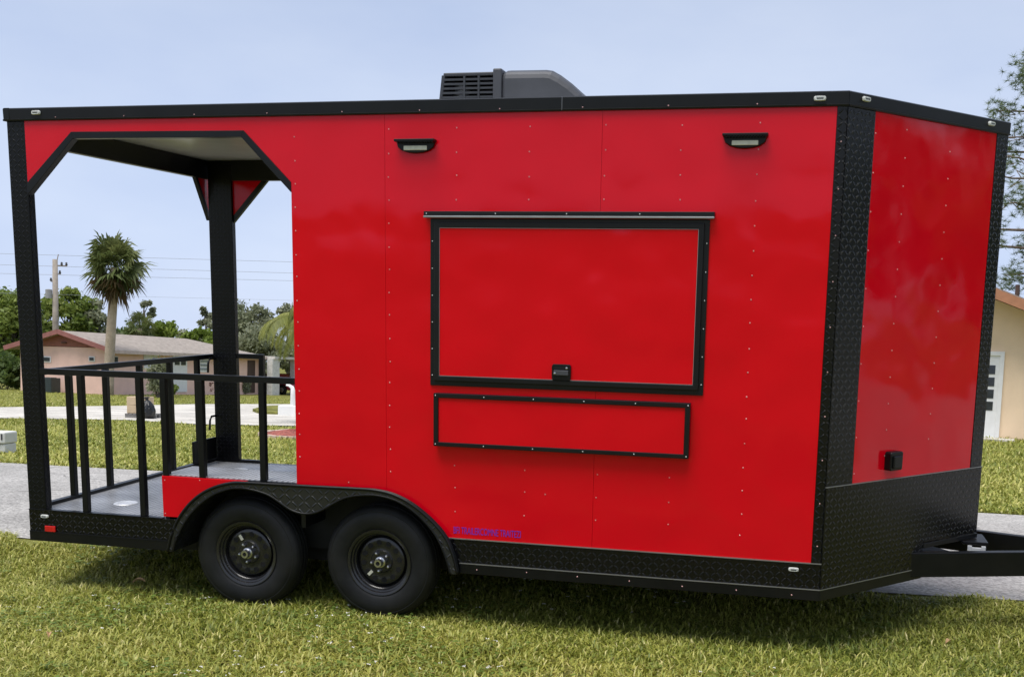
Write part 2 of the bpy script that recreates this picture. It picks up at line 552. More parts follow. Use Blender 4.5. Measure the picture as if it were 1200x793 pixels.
# ------------------------------------------------------------------ the trailer
W, L, XN = 2.2612, 4.9445, 5.8871
ZB, ZM, ZS, ZR, ZT = 0.296, 0.357, 0.503, 2.893, 2.965
trailer = thing('food_trailer', 'red and black food trailer with open rear porch parked on the lawn', 'trailer')
trailer.rotation_euler = (TILT, 0, 0)
ND = Vector((XN-L, W/2, 0)); NL = ND.length; ND.normalize(); NN = Vector((ND.y, -ND.x, 0))
N0 = Vector((L, 0, 0))
def nose_fn(p, t):                       # (s, z) on the near nose face, t outwards
    q = N0 + ND*p[0] + NN*t
    return (q.x, q.y, p[1])
def rect(a, b, c, d): return [(a, c), (b, c), (b, d), (a, d)]

FO = [(1.007, 0.300), (1.035, 0.40), (1.082, 0.497), (1.136, 0.573), (1.20, 0.638), (1.27, 0.688), (1.346, 0.724), (1.43, 0.749), (1.52, 0.761), (1.75, 0.763), (1.989, 0.764), (2.299, 0.767),
      (2.38, 0.765), (2.469, 0.752), (2.55, 0.725), (2.62, 0.689), (2.69, 0.64), (2.754, 0.585), (2.80, 0.535), (2.837, 0.477), (2.87, 0.39), (2.892, 0.297)]
FI = [(1.040, 0.300), (1.07, 0.39), (1.134, 0.497), (1.18, 0.555), (1.25, 0.622), (1.34, 0.682), (1.437, 0.718), (1.51, 0.727), (1.58, 0.723), (1.66, 0.707),
      (1.72, 0.685), (1.808, 0.632), (1.85, 0.611), (1.90, 0.598), (1.95, 0.597), (2.0, 0.608), (2.056, 0.634), (2.161, 0.695), (2.23, 0.719), (2.30, 0.731),
      (2.37, 0.735), (2.434, 0.730), (2.51, 0.712), (2.588, 0.676), (2.66, 0.625), (2.72, 0.566), (2.765, 0.508), (2.80, 0.44), (2.83, 0.36), (2.847, 0.297)]
TH = 0.016
def catmull(P, k=4):
    out = []
    for i in range(len(P)-1):
        p0 = P[max(i-1, 0)]; p1 = P[i]; p2 = P[i+1]; p3 = P[min(i+2, len(P)-1)]
        for j in range(k):
            t = j/k
            out.append(tuple(0.5*((2*p1[c])+(-p0[c]+p2[c])*t+(2*p0[c]-5*p1[c]+4*p2[c]-p3[c])*t*t+(-p0[c]+3*p1[c]-3*p2[c]+p3[c])*t**3) for c in (0, 1)))
    return out+[P[-1]]
FO = catmull(FO); FI = catmull(FI)
def fo_between(a, b): return [p for p in FO if a < p[0] < b]
def fo_z(x):
    for i in range(len(FO)-1):
        if FO[i][0] <= x <= FO[i+1][0]:
            t = (x-FO[i][0])/(FO[i+1][0]-FO[i][0]); return FO[i][1]*(1-t)+FO[i+1][1]*t
def fo_x_right(z):
    for i in range(len(FO)-1, 0, -1):
        if FO[i][1] <= z <= FO[i-1][1]:
            t = (z-FO[i][1])/(FO[i-1][1]-FO[i][1]); return FO[i][0]*(1-t)+FO[i-1][0]*t
def fo_x_left(z):
    for i in range(len(FO)-1):
        if FO[i][1] <= z <= FO[i+1][1]:
            t = (z-FO[i][1])/(FO[i+1][1]-FO[i][1]); return FO[i][0]*(1-t)+FO[i+1][0]*t
G = 0.0006
xa, xb, xc, xd = 1.866, 2.440, 3.678, 4.893
# red side panels, a hair apart so that each seam is a real joint
pts = [(0.124, ZR), (0.124, 2.528), (0.445, 2.822), (1.575, 2.815), (xa, 2.525), (xa, fo_z(xa))] + fo_between(xa, xb-G) + [(xb-G, fo_z(xb-G)), (xb-G, ZR)]
MB().prism(pts, 0, TH).build('side_panel', RED, trailer, bevel=0.0006)
xr = fo_x_right(ZS)
pts = [(xb+G, ZR), (xc-G, ZR), (xc-G, ZS), (xr, ZS)] + [p for p in FO if xb+G < p[0] < xr][::-1] + [(xb+G, fo_z(xb+G))]
MB().prism(pts, 0, TH).build('side_panel', RED, trailer, bevel=0.0006)
MB().prism(rect(xc+G, xd, ZS, ZR), 0, TH).build('side_panel', RED, trailer, bevel=0.0006)
# red corner panel behind the fender on the porch
xl = fo_x_left(0.511)
pts = [(0.960, 0.767), (0.962, 0.511), (xl, 0.511)] + [p for p in FO if xl < p[0] < 1.52] + [(1.54, 0.766)]
MB().prism(pts, 0, TH).build('fender_panel', RED, trailer, bevel=0.0015)
# black trim round the porch opening
to = [(0.124, 2.528), (0.445, 2.822), (1.575, 2.815), (xa, 2.525)]
ti = [(0.124, 2.455), (0.457, 2.783), (1.560, 2.778), (xa, 2.468)]
for i, nm in ((0, 'gusset_trim'), (1, 'header_trim'), (2, 'gusset_trim')):
    MB().prism([to[i], to[i+1], ti[i+1], ti[i]], -0.006, 0.045).build(nm, BLACKM, trailer, bevel=0.002)
# inner shell of the box (dark behind seams), roof and far side
sh = MB()
sh.prism([(xa+0.003, 0.80), (xa+0.003, 2.90), (4.90, 2.90), (4.90, 0.50), (2.95, 0.50), (2.95, 0.80)], TH+0.002, TH+0.03)
sh.build('wall_frame', UNDER, trailer)
MB().prism([(0.004, 0.004), (L, 0.004), (XN-0.004, W/2), (L, W-0.004), (0.004, W-0.004)], 2.936, ZT-0.004, 'z').build('roof', ROOFT, trailer)
MB().box(xa+0.002, xa+0.03, 0.05, W-0.02, 0.49, 2.89).build('porch_wall', BLACKM, trailer)
far = MB(); far.box(xa+0.004, L-0.02, W-0.018, W-0.002, 0.50, 2.89); far.build('far_wall', RED, trailer)
q0 = (L, W); q1 = (XN, W/2)
MB().prism([(L, W-0.002), (XN-0.003, W/2), (XN-0.03, W/2), (L-0.02, W-0.03)], 0.55, 2.89, 'z').build('far_nose_panel', RED, trailer)
MB().prism([(L-0.02, 0.03), (XN-0.05, W/2), (L-0.02, W-0.03)], 0.33, 0.36, 'z').build('nose_floor', UNDER, trailer)
# roof edge trim: rail with a small lip under it
def edge_rail(name, a, b, joint=None):
    a, b = Vector(a), Vector(b)
    t = (b-a).normalized(); o = Vector((t.y, -t.x, 0))
    prof = [(0.0, ZR-0.004), (0.014, ZR-0.004), (0.016, ZR+0.004), (0.010, ZR+0.007), (0.012, ZT-0.006), (0.004, ZT), (-0.03, ZT), (-0.03, ZR-0.004)]
    m_ = MB(); n = len(prof)
    vs = [a+o*p[0]+Vector((0, 0, p[1])) for p in prof]+[b+o*p[0]+Vector((0, 0, p[1])) for p in prof]
    m_.add(vs, [list(range(n)), list(range(2*n-1, n-1, -1))]+[(i, i+n, (i+1) % n+n, (i+1) % n) for i in range(n)])
    return m_.build(name, BLACKM, trailer)
mit = 0.008
edge_rail('roof_rail', (-0.012, 0, 0), (3.455, 0, 0))
edge_rail('roof_rail', (3.458, 0, 0), (L+mit*0.5, 0, 0))
e1 = N0+ND*0.0; e2 = N0+ND*(NL+0.006)
edge_rail('roof_rail', e1+ND*-0.004, e2)
edge_rail('roof_rail', (XN, W/2, 0), (L, W, 0))
edge_rail('roof_rail', (L, W, 0), (-0.012, W, 0))
edge_rail('roof_rail', (-0.0005, W+0.012, 0), (-0.0005, -0.012, 0))
MB().box(3.4555, 3.4575, -0.0125, 0.0, ZR, ZT-0.002).build('rail_joint', ALUE, trailer)
# near front corner cover, side leg and nose leg
MB().prism(rect(xd+0.001, L-0.001, ZS+0.002, ZR-0.003), -0.005, 0.012).build('corner_cover', TREAD, trailer, bevel=0.002)
MB().prism(rect(0.002, 0.224, 0.925, ZR-0.003), 0.004, -0.02, fn=lambda p, t: nose_fn(p, t)).build('corner_cover', TREAD, trailer, bevel=0.002)
nr = MB().prism(rect(0.226, 1.355, 0.926, ZR-0.003), -0.016, 0.0015, fn=nose_fn).build('nose_panel', RED, trailer, bevel=0.0015)
MB().prism(rect(1.357, NL+0.002, 0.926, ZR-0.003), -0.016, 0.005, fn=nose_fn).build('corner_cover', TREAD, trailer, bevel=0.002)
MB().prism([(0.0, ZM+0.002), (0.918, ZM+0.002), (0.918, 0.512), (NL+0.002, 0.512), (NL+0.002, 0.922), (0.0, 0.922)], -0.016, 0.009, fn=nose_fn).build('stone_guard', TREAD, trailer, bevel=0.002)
MB().prism(rect(0.0, NL, 0.9222, 0.9262), -0.01, 0.0125, fn=nose_fn).build('guard_edge', ALUE, trailer)
MB().prism(rect(0.918, NL+0.004, 0.478, 0.508), -0.02, 0.014, fn=nose_fn).build('nose_channel', BLACK, trailer, bevel=0.003)
# sill plates, bottom rail
MB().prism([(0.0, ZM+0.002), (fo_x_left(0.36)-0.002, ZM+0.002), (fo_x_left(0.497)-0.002, ZS-0.006), (0.0, ZS-0.006)], -0.004, 0.02).build('sill_plate', TREAD, trailer, bevel=0.002)
MB().prism([(fo_x_right(0.36)+0.002, ZM+0.002), (L, ZM+0.002), (L, ZS-0.003), (fo_x_right(0.50)+0.002, ZS-0.003)], -0.004, 0.02).build('sill_plate', TREAD, trailer, bevel=0.002)
MB().prism(rect(fo_x_right(0.503)+0.004, L+0.004, ZS-0.0028, ZS+0.0028), -0.009, 0.005).build('sill_edge', ALUE, trailer)
MB().prism(rect(0.0, 0.955, ZS-0.0055, ZS-0.001), -0.008, 0.03).build('sill_edge', BLACKM, trailer)
def brail(x0, x1, nm='bottom_rail'):
    MB().prism([(x0, ZB), (x1, ZB), (x1, ZM), (x0, ZM)], -0.010, 0.05).build(nm, BLACK, trailer, bevel=0.003)
    MB().prism(rect(x0, x1, ZM-0.001, ZM+0.0035), -0.0125, 0.0).build('rail_edge', ALUE if x0 > 1 else BLACKM, trailer)  # front rail: pale strip paints the highlight of its lit edge
brail(0.0, 1.012); brail(2.894, L+0.004)
MB().prism(rect(-0.004, 0.92, ZB, ZM), -0.05, 0.010, fn=nose_fn).build('bottom_rail', BLACK, trailer, bevel=0.003)
MB().prism(rect(-0.004, 0.92, ZM-0.001, ZM+0.0035), 0.0, 0.0125, fn=nose_fn).build('rail_edge', ALUE, trailer)  # same painted edge highlight, carried along the nose
# chassis below the floor
ch = MB()
ch.box(0.0, L-0.01, 0.36, W-0.05, 0.36, 0.44)
ch.box(0.002, 1.0, 0.02, 0.36, 0.40, 0.46)
ch.box(2.90, L-0.01, 0.02, 0.36, 0.40, 0.46)
for x in np.arange(0.1, 4.9, 0.4): ch.box(x, x+0.05, 0.30, W-0.06, 0.30, 0.361)
ch.box(0.01, 4.9, 0.42, 0.47, 0.20, 0.36); ch.box(0.01, 4.9, W-0.47, W-0.42, 0.20, 0.36)
ch.box(0.962, 2.95, 0.33, 0.352, 0.30, 0.766)
ch.box(0.962, 0.99, 0.022, 0.33, 0.45, 0.766)
ch.box(xa, 2.95, 0.034, 0.345, 0.772, 0.785)
ch.build('chassis', UNDER, trailer)
# rear cross rail
MB().box(-0.006, 0.05, 0.052, W, ZB, 0.49).build('rear_rail', BLACK, trailer, bevel=0.003)
# far side sill
MB().box(0.052, L, W-0.05, W-0.002, ZB, 0.498).build('far_sill', TREAD, trailer)
# fender with twin arches
fen = MB()
n1, n2 = len(FO), len(FI)
outline = FO + FI[::-1]
fen.prism(outline, -0.040, -0.032)
fen.prism(outline, -0.030, 0.30)
fender = fen.build('fender', TREADF, trailer)
for nm, P, rr, yy in (('outer_lip', FO, 0.010, -0.040), ('inner_lip', FI, 0.008, -0.036)):
    o = MB().tube([(p[0], yy, p[1]) for p in P], rr, 8).build(nm, BLACK, fender, smooth=True)
MB().tube([(p[0], -0.012, p[1]) for p in FO], 0.006, 6).build('outer_lip', BLACK, fender, smooth=True)

# wheels
def make_wheel(cx, rot, y0=0.035, flip=False, cz=0.305, K=1.035):
    sgn = -1 if flip else 1
    def pf(pr): return [(r*K, y0 + t) for r, t in pr] if not flip else [(r*K, W-y0-t) for r, t in pr]
    c = (cx, 0, cz)
    rim = MB().lathe(pf([(0.0, 0.045), (0.062, 0.045), (0.068, 0.052), (0.085, 0.056), (0.105, 0.050), (0.128, 0.048), (0.140, 0.055), (0.146, 0.075), (0.150, 0.078),
                        (0.158, 0.045), (0.164, 0.040), (0.168, 0.026), (0.176, 0.022), (0.180, 0.010), (0.188, 0.005), (0.195, 0.004), (0.198, 0.012), (0.196, 0.03)]), 64, c).build('wheel', RIMB, trailer)
    smooth_by_angle(rim, 35)
    ty = MB().lathe(pf([(0.193, 0.016), (0.199, 0.008), (0.215, 0.001), (0.245, -0.006), (0.275, -0.006), (0.295, 0.000), (0.299, 0.003), (0.303, 0.002), (0.318, 0.012), (0.328, 0.024), (0.334, 0.034),
                        (0.3365, 0.05), (0.330, 0.052), (0.330, 0.058), (0.338, 0.060), (0.3385, 0.088), (0.331, 0.090), (0.331, 0.097), (0.3385, 0.099), (0.338, 0.126), (0.331, 0.128), (0.331, 0.134),
                        (0.336, 0.137), (0.334, 0.156), (0.318, 0.18), (0.28, 0.195), (0.22, 0.195), (0.193, 0.18)]), 96, c).build('tyre', RUBBER, rim)
    smooth_by_angle(ty, 35)
    lug = MB()
    for k in range(72):                       # shoulder blocks
        th = 2*math.pi*(k+0.5*(k % 2)*0)/72
        d = Vector((math.cos(th), 0, math.sin(th))); t = Vector((-math.sin(th), 0, math.cos(th)))
        p0 = Vector(c)+d*0.326*K; yy = (y0+0.02) if not flip else W-y0-0.02
        y2 = (y0+0.046) if not flip else W-y0-0.046
        lug.add([p0-t*.008+Vector((0, yy, 0)), p0+t*.008+Vector((0, yy, 0)), p0+t*.008+d*.012+Vector((0, y2, 0)), p0-t*.008+d*.012+Vector((0, y2, 0)),
                 p0-t*.006-d*.002+Vector((0, (yy+y2)/2, 0)), p0+t*.006-d*.002+Vector((0, (yy+y2)/2, 0))], [(0, 1, 2, 3), (0, 4, 5, 1)])
    lug.build('tread_blocks', RUBBER, rim, kind='stuff')
    if flip: return rim
    hol = MB()
    for k in range(12):
        th = 2*math.pi*k/12+rot
        hc = (cx+0.116*math.cos(th), 0, cz+0.116*math.sin(th))
        hol = MB().lathe([(0.0, y0+0.0468), (0.0165, y0+0.0468), (0.0175, y0+0.056)], 16, hc)
        hol.build('dark_vent_disc', HOLE, rim)  # black discs on the dish stand for the shade inside open holes
    hub = MB().lathe([(0.0, y0-0.012), (0.012, y0-0.012), (0.013, y0-0.016), (0.023, y0-0.016), (0.026, y0-0.010), (0.026, y0+0.020), (0.033, y0+0.022), (0.034, y0+0.046)], 24, c).build('hub_cap', CHROME, rim)
    smooth_by_angle(hub, 40)
    MB().lathe([(0.0, y0-0.0135), (0.013, y0-0.0135)], 16, c).build('grease_plug', HOLE, rim)
    for k in range(5):
        th = 2*math.pi*k/5+rot*2+0.3
        lc = (cx+0.057*math.cos(th), 0, cz+0.057*math.sin(th))
        o = MB().lathe([(0.0, y0+0.018), (0.007, y0+0.020), (0.0105, y0+0.028), (0.0115, y0+0.046)], 6, lc).build('lug_nut', CHROME, rim)
    d = Vector((math.cos(rot+1.2), 0, math.sin(rot+1.2))); t = Vector((-d.z, 0, d.x))
    p = Vector((cx, y0+0.0440, cz))+d*0.105
    st = MB().add([p-t*.009-d*.018, p+t*.009-d*.018, p+t*.009+d*.018, p-t*.009+d*.018, p-t*.009-d*.018+Vector((0, .006, 0)), p+t*.009-d*.018+Vector((0, .006, 0)), p+t*.009+d*.018+Vector((0, .006, 0)), p-t*.009+d*.018+Vector((0, .006, 0))],
                  [(0, 1, 2, 3), (4, 7, 6, 5), (0, 4, 5, 1), (1, 5, 6, 2), (2, 6, 7, 3), (3, 7, 4, 0)])
    st.build('sticker', STICK, rim)
    return rim
make_wheel(1.497, 0.9, cz=0.302); make_wheel(2.372, 2.75, cz=0.309)
make_wheel(1.497, 0.3, flip=True); make_wheel(2.372, 0.5, flip=True)
for x in (1.497, 2.372):
    MB().tube([(x, 0.2, 0.30), (x, W-0.2, 0.30)], 0.04, 10).build('axle', UNDER, trailer)

# serving hatch
hx0, hx1, hz0, hz1 = 2.713, 4.272, 1.392, 2.324
MB().ring(rect(hx0, hx1, hz0, hz1), rect(hx0+0.030, hx1-0.030, hz0+0.030, hz1-0.026), -0.010, 0.002).build('hatch_flange', BLACKM, trailer, bevel=0.002)
MB().ring(rect(hx0+0.027, hx1-0.027, hz0+0.027, hz1-0.020), rect(hx0+0.056, hx1-0.056, hz0+0.056, hz1-0.050), -0.026, 0.0).build('hatch_frame', BLACKM, trailer, bevel=0.004)
door = MB().prism(rect(hx0+0.050, hx1-0.050, hz0+0.050, hz1-0.045), -0.018, 0.002).build('hatch_door', RED, trailer)
MB().ring(rect(hx0+0.0555, hx1-0.0555, hz0+0.0555, hz1-0.0495), rect(hx0+0.0585, hx1-0.0585, hz0+0.0585, hz1-0.0525), -0.0215, -0.017).build('frame_edge', ALUE, door)
MB().box(2.683, 4.297, -0.040, 0.002, 2.334, 2.362).build('drip_cap', BLACKM, trailer, bevel=0.003)
MB().box(2.683, 4.297, -0.046, -0.038, 2.326, 2.337).build('drip_edge', ALUE, trailer, bevel=0.002)
lt = MB().prism([(3.432, 1.457), (3.440, 1.447), (3.532, 1.447), (3.540, 1.457), (3.540, 1.528), (3.532, 1.537), (3.440, 1.537), (3.432, 1.528)], -0.032, -0.018).build('latch', BLACK, door, bevel=0.003)
MB().box(3.444, 3.520, -0.0335, -0.031, 1.508, 1.525).build('latch_recess', HOLE, door)
MB().box(3.444, 3.528, -0.041, -0.031, 1.476, 1.504).build('latch_paddle', ACM, door, bevel=0.003)
MB().lathe([(0, -0.042), (0.006, -0.040), (0.007, -0.03)], 10, (3.518, 0, 1.517)).build('latch_key', CHROME, door)
MB().lathe([(0, -0.047), (0.006, -0.045), (0.007, -0.035)], 10, (3.452, 0, 1.487)).build('latch_key', CHROME, door)
# folding counter under the hatch
sx0, sx1, sz0, sz1 = 2.746, 4.210, 1.047, 1.351
MB().prism(rect(sx0+0.01, sx1-0.01, sz0+0.01, sz1-0.01), -0.040, 0.002).build('folding_counter', RED, trailer)
MB().ring(rect(sx0, sx1, sz0, sz1), rect(sx0+0.028, sx1-0.028, sz0+0.024, sz1-0.026), -0.050, -0.006).build('counter_frame', BLACKM, trailer, bevel=0.003)
# scene lights
def scene_light(xc, zt):
    w = 0.113
    prof = [(-w, zt), (w, zt)]
    for k in range(9):
        th = math.pi*k/8
        prof.append((w*0.985*math.cos(th)**1 if True else 0, zt-0.012-0.058*math.sin(th)**0.8))
    b = MB().prism([(xc+p[0], p[1]) for p in prof], -0.022, 0.001).build('scene_light', BLACK, trailer, bevel=0.004)
    MB().box(xc-w-0.004, xc+w+0.004, -0.050, 0.0, zt-0.010, zt+0.004).build('hood', BLACK, b, bevel=0.003)
    MB().box(xc-0.068, xc+0.068, -0.027, -0.020, zt-0.055, zt-0.030).build('lens', LENSL, b, bevel=0.003)
    for k in range(14):
        x = xc-w+0.012+k*0.0155
        MB().box(x, x+0.008, -0.047, -0.021, zt-0.016, zt-0.0095).build('cooling_fin', BLACK, b)
scene_light(2.629, 2.747); scene_light(4.437, 2.755)
# marker lights
def marker(p, t, out, nm='marker_light', ma=LENSW, w=0.031, h=0.013):
    p, t, out = Vector(p), Vector(t), Vector(out)
    z = Vector((0, 0, 1)); vs = []
    k = 12
    for lay, (s, d) in enumerate(((1.0, 0.0), (1.0, 0.006), (0.8, 0.013))):
        for i in range(k):
            th = 2*math.pi*i/k
            c, sn = math.cos(th), math.sin(th)
            c = math.copysign(abs(c)**0.5, c); sn = math.copysign(abs(sn)**0.5, sn)
            vs.append(p+t*(w*s*c)+z*(h*s*sn)+out*d)
    fs = []
    for a in range(2):
        for i in range(k): fs.append((a*k+i, a*k+(i+1) % k, (a+1)*k+(i+1) % k, (a+1)*k+i))
    fs.append([2*k+i for i in range(k)])
    o = MB().add(vs, fs).build(nm, ma, trailer)
    vs = []
    MB().bar(p+out*0.0125-t*w*0.55+z*0.0, p+out*0.0125+t*w*0.55, 0.004, 0.006).build('diode_strip', ACM, o)
    return o
X_, Y_ = Vector((1, 0, 0)), Vector((0, -1, 0))
marker((0.22, -0.012, 2.934), X_, Y_); marker((4.804, -0.012, 2.927), X_, Y_)
marker(nose_fn((0.125, 2.936), 0.012), ND, NN); marker(nose_fn((1.27, 2.934), 0.012), ND, NN)
marker((0.117, -0.004, 0.459), X_, Y_, w=0.028, h=0.011); marker((4.803, -0.004, 0.464), X_, Y_, w=0.028, h=0.011)
MB().box(0.118, 0.194, -0.016, -0.006, 0.361, 0.399).build('tail_reflector', REFL, trailer, bevel=0.003)
# power inlet on the nose
il = MB().prism([(0.500, 0.985), (0.508, 0.978), (0.604, 0.978), (0.612, 0.985), (0.612, 1.075), (0.604, 1.084), (0.508, 1.084), (0.500, 1.075)], 0.0, 0.045, fn=nose_fn).build('power_inlet', BLACK, trailer, bevel=0.005)
MB().prism(rect(0.518, 0.594, 0.990, 1.062), 0.044, 0.056, fn=nose_fn).build('inlet_cover', BLACKM, il, bevel=0.006)
# screws, joined
def domes(spots, r=0.0042):
    m_ = MB()
    for p, out in spots:
        p, out = Vector(p), Vector(out)
        a = out.cross(Vector((0, 0, 1))).normalized(); b = Vector((0, 0, 1))
        vs = [p+(a*math.cos(k*math.pi/3)+b*math.sin(k*math.pi/3))*r for k in range(6)]
        vs += [p+(a*math.cos(k*math.pi/3)+b*math.sin(k*math.pi/3))*r*0.55+out*r*0.55 for k in range(6)]
        m_.add(vs, [(k, (k+1) % 6, 6+(k+1) % 6, 6+k) for k in range(6)]+[[6, 7, 8, 9, 10, 11]])
    return m_
sp = []
def col_(x, z0, z1, st=0.129, y=0.0):
    z = z0
    while z > z1: sp.append(((x+random.uniform(-.003, .003), y, z+random.uniform(-.006, .006)), Y_)); z -= st
col_(1.892, 2.78, 0.80, 0.132); col_(2.463, 2.812, 0.78, 0.129)
for x in (2.861, 3.280, 3.697, 4.105): col_(x, 2.811, 2.38); col_(x, 0.93, 0.55, 0.133)
col_(4.507, 2.811, 0.55, 0.1285); 
for x in (2.20, 3.40): col_(x, 0.80, 0.78, 0.2)
sp += [((0.98, 0, 0.74), Y_), ((1.22, 0, 0.752), Y_), ((0.975, 0, 0.53), Y_)]
for z in np.arange(0.6, 2.86, 0.235): sp.append(((4.921, -0.005, z), Y_))
for x in np.arange(0.35, 4.9, 0.46): sp.append(((x, -0.012, 2.906), Y_))
for s in (0.5, 0.905):
    for z in np.arange(1.06+0.07*(s > .6), 2.86, 0.147): sp.append((nose_fn((s, z), 0.0015), NN))
for z in np.arange(0.98, 2.86, 0.2): sp.append((nose_fn((0.236, z), 0.0015), NN))
for x in np.arange(3.0, 4.9, 0.30): sp.append(((x, -0.010, 0.325+random.uniform(-.008, .008)), Y_))
domes(sp).build('panel_screws', mat('screw_heads', (0.62, 0.36, 0.36), rough=0.35, metal=0.5, var=0.25, vscale=9), trailer, kind='stuff')
sp = []
for x in np.arange(2.70, 4.30, 0.40): sp.append(((x, -0.040, 2.349), Y_))
for z in np.arange(1.45, 2.31, 0.15): sp += [((hx0+0.012, -0.010, z), Y_), ((hx1-0.012, -0.010, z), Y_)]
for x in np.linspace(sx0+0.012, sx1-0.012, 6): sp += [((x, -0.050, sz0+0.012), Y_), ((x, -0.050, sz1-0.013), Y_)]
domes(sp, 0.0036).build('hatch_screws', STEEL, trailer, kind='stuff')
# blue lettering low on the panel
def text_mesh(s, size, name, material, parent, loc, xs=1.0):
    cu = bpy.data.curves.new(name, 'FONT'); cu.body = s; cu.size = size; cu.extrude = 0.0006
    to_ = bpy.data.objects.new(name+'_tmp', cu); COL.objects.link(to_)
    dg = bpy.context.evaluated_depsgraph_get(); dg.update()
    me = bpy.data.meshes.new_from_object(to_.evaluated_get(dg))
    bpy.data.objects.remove(to_)
    o = bpy.data.objects.new(name, me); COL.objects.link(o)
    me.materials.clear(); me.materials.append(material)
    w = max(v.co.x for v in me.vertices)-min(v.co.x for v in me.vertices)
    o.parent = parent; o.location = loc; o.rotation_euler = (R_(90), 0, 0); o.scale = (xs/w, 1, 1)
    return o
text_mesh('BFI TRAILERCOMNE TRAITEZI', 0.058, 'lettering', BLUE, trailer, (2.853, -0.0012, 0.532), 0.405)

# porch: floor, posts, beams, rails
MB().prism([(0.05, 0.02), (0.956, 0.02), (0.956, 0.355), (xa, 0.355), (xa, W-0.05), (0.05, W-0.05)], 0.470, 0.497, 'z').build('porch_floor', FLOORM, trailer)
for (x, y) in ((0.455, 0.36), (0.455, 1.85)):
    d_ = MB().lathe([(0.0, 0.5005), (0.045, 0.5005), (0.05, 0.503), (0.072, 0.503), (0.078, 0.4975)], 24, (x, y, 0), axis='z').build('tie_down_ring', STEEL, trailer)
MB().box(0.03, xa, 0.032, W-0.032, 2.920, 2.934).build('porch_ceiling', CEIL, trailer)
def post(name, x0, x1, y0, y1):
    return MB().box(x0, x1, y0, y1, 0.499, 2.889).build(name, TREADP, trailer, bevel=0.004)
post('porch_post', 0.0, 0.126, 0.0005, 0.058)
post('porch_post', 0.056, 0.262, W-0.055, W-0.001)
MB().box(0.001, 0.05, 0.060, W-0.003, 2.775, 2.918).build('rear_beam', BLACKM, trailer, bevel=0.003)
MB().box(0.264, xa, W-0.055, W-0.002, 2.762, 2.918).build('far_beam', BLACKM, trailer, bevel=0.003)
# far gussets (rear plane and side plane), with black trim
def gusset(pts, ax, a, b):
    c = pts[0]
    ce = ((pts[0][0]+pts[1][0]+pts[2][0])/3, (pts[0][1]+pts[1][1]+pts[2][1])/3)
    MB().prism(pts, a, b, ax).build('gusset', RED, trailer)
    k = 0.055
    p, q = pts[1], pts[2]
    hs = 1 if q[0] > c[0] else -1
    kk = k*abs(q[0]-c[0])/abs(p[1]-c[1])
    MB().prism([p, q, (q[0]+hs*kk, q[1]), (p[0], p[1]-k)], a-0.006, b+0.006, ax).build('gusset_trim', BLACKM, trailer)
gusset([(W-0.004, 2.775), (W-0.004, 2.51), (W-0.165, 2.775)], 'x', 0.012, 0.03)
gusset([(0.060, 2.775), (0.060, 2.545), (0.18, 2.775)], 'x', 0.012, 0.03)
gusset([(0.262, 2.762), (0.262, 2.49), (0.515, 2.762)], 'y', W-0.03, W-0.012)
RAILM = BLACK
def railbar(nm, p, q, w=0.038, h=0.038): return MB().bar(p, q, w, h).build(nm, RAILM, trailer, bevel=0.003)
railbar('rail', (0.127, 0.021, 1.382), (xa, 0.021, 1.382))
for x, zb in ((0.408, 0.502), (0.817, 0.502), (0.985, 0.767), (1.234, 0.767), (1.643, 0.767)):
    railbar('baluster', (x, 0.021, zb), (x, 0.021, 1.364))
MB().box(0.955, xa, 0.018, 0.36, 0.7665, 0.775).build('wheel_box_lid', FLOORM, trailer, bevel=0.002)
railbar('rail', (0.030, 0.060, 1.365), (0.030, W-0.004, 1.365))
for y in (0.414, 0.81, 1.214, 1.61, 2.0): railbar('baluster', (0.030, y, 0.50), (0.030, y, 1.347))
MB().box(0.008, 0.052, 0.060, W-0.004, 0.497, 0.520).build('floor_curb', BLACK, trailer, bevel=0.002)
railbar('rail', (0.263, W-0.03, 1.375), (0.50, W-0.03, 1.375))
railbar('baluster', (0.482, W-0.03, 0.50), (0.482, W-0.03, 1.357))
MB().box(0.264, 0.50, W-0.052, W-0.010, 0.497, 0.522).build('floor_curb', BLACK, trailer, bevel=0.002)
MB().box(0.055, 0.075, W-0.42, W-0.07, 0.525, 0.705).build('fold_step', BLACK, trailer, bevel=0.006)
for z in (1.30, 0.83):
    MB().tube([(0.07, W-0.05, z+0.05), (0.07, W-0.13, z+0.05), (0.07, W-0.155, z+0.02), (0.07, W-0.165, z-0.06)], 0.009, 8).build('gate_hook', BLACK, trailer, smooth=True)

# rooftop air conditioner
yc0, yc1 = 0.62, 1.38
def ac_solid(prof, inset=0.05):
    m_ = MB(); n = len(prof)
    zc = min(p[1] for p in prof)
    vs = []
    for (y, k, zz) in ((yc0, 1.0, 0.0), (yc0+0.06, 1.0, 1.0), (yc1-0.06, 1.0, 1.0), (yc1, 1.0, 0.0)):
        for (x, z) in prof:
            h = z-zc
            vs.append((x, y, zc + h*(0.90 if zz == 0 else 1.0)))
    fs = [list(range(n)), [3*n+i for i in range(n-1, -1, -1)]]
    for a in range(3):
        for i in range(n): fs.append((a*n+i, (a+1)*n+i, (a+1)*n+(i+1) % n, a*n+(i+1) % n))
    return m_.add(vs, fs)
zr = ZT-0.004
acp = [(2.935, zr), (2.935, 3.238), (2.98, 3.240), (3.20, 3.238), (3.24, 3.232), (3.29, 3.205), (3.36, 3.155), (3.42, 3.10), (3.46, 3.04), (3.485, zr)]
ac = ac_solid(acp).build('air_conditioner', ACM, trailer, bevel=0.028)
MB().box(2.885, 2.940, yc0-0.006, yc1+0.006, zr, 3.243).build('ac_band', ACM, ac, bevel=0.008)
MB().box(2.572, 2.89, yc0, yc1, 3.205, 3.225).build('ac_lid', ACG, ac, bevel=0.006)
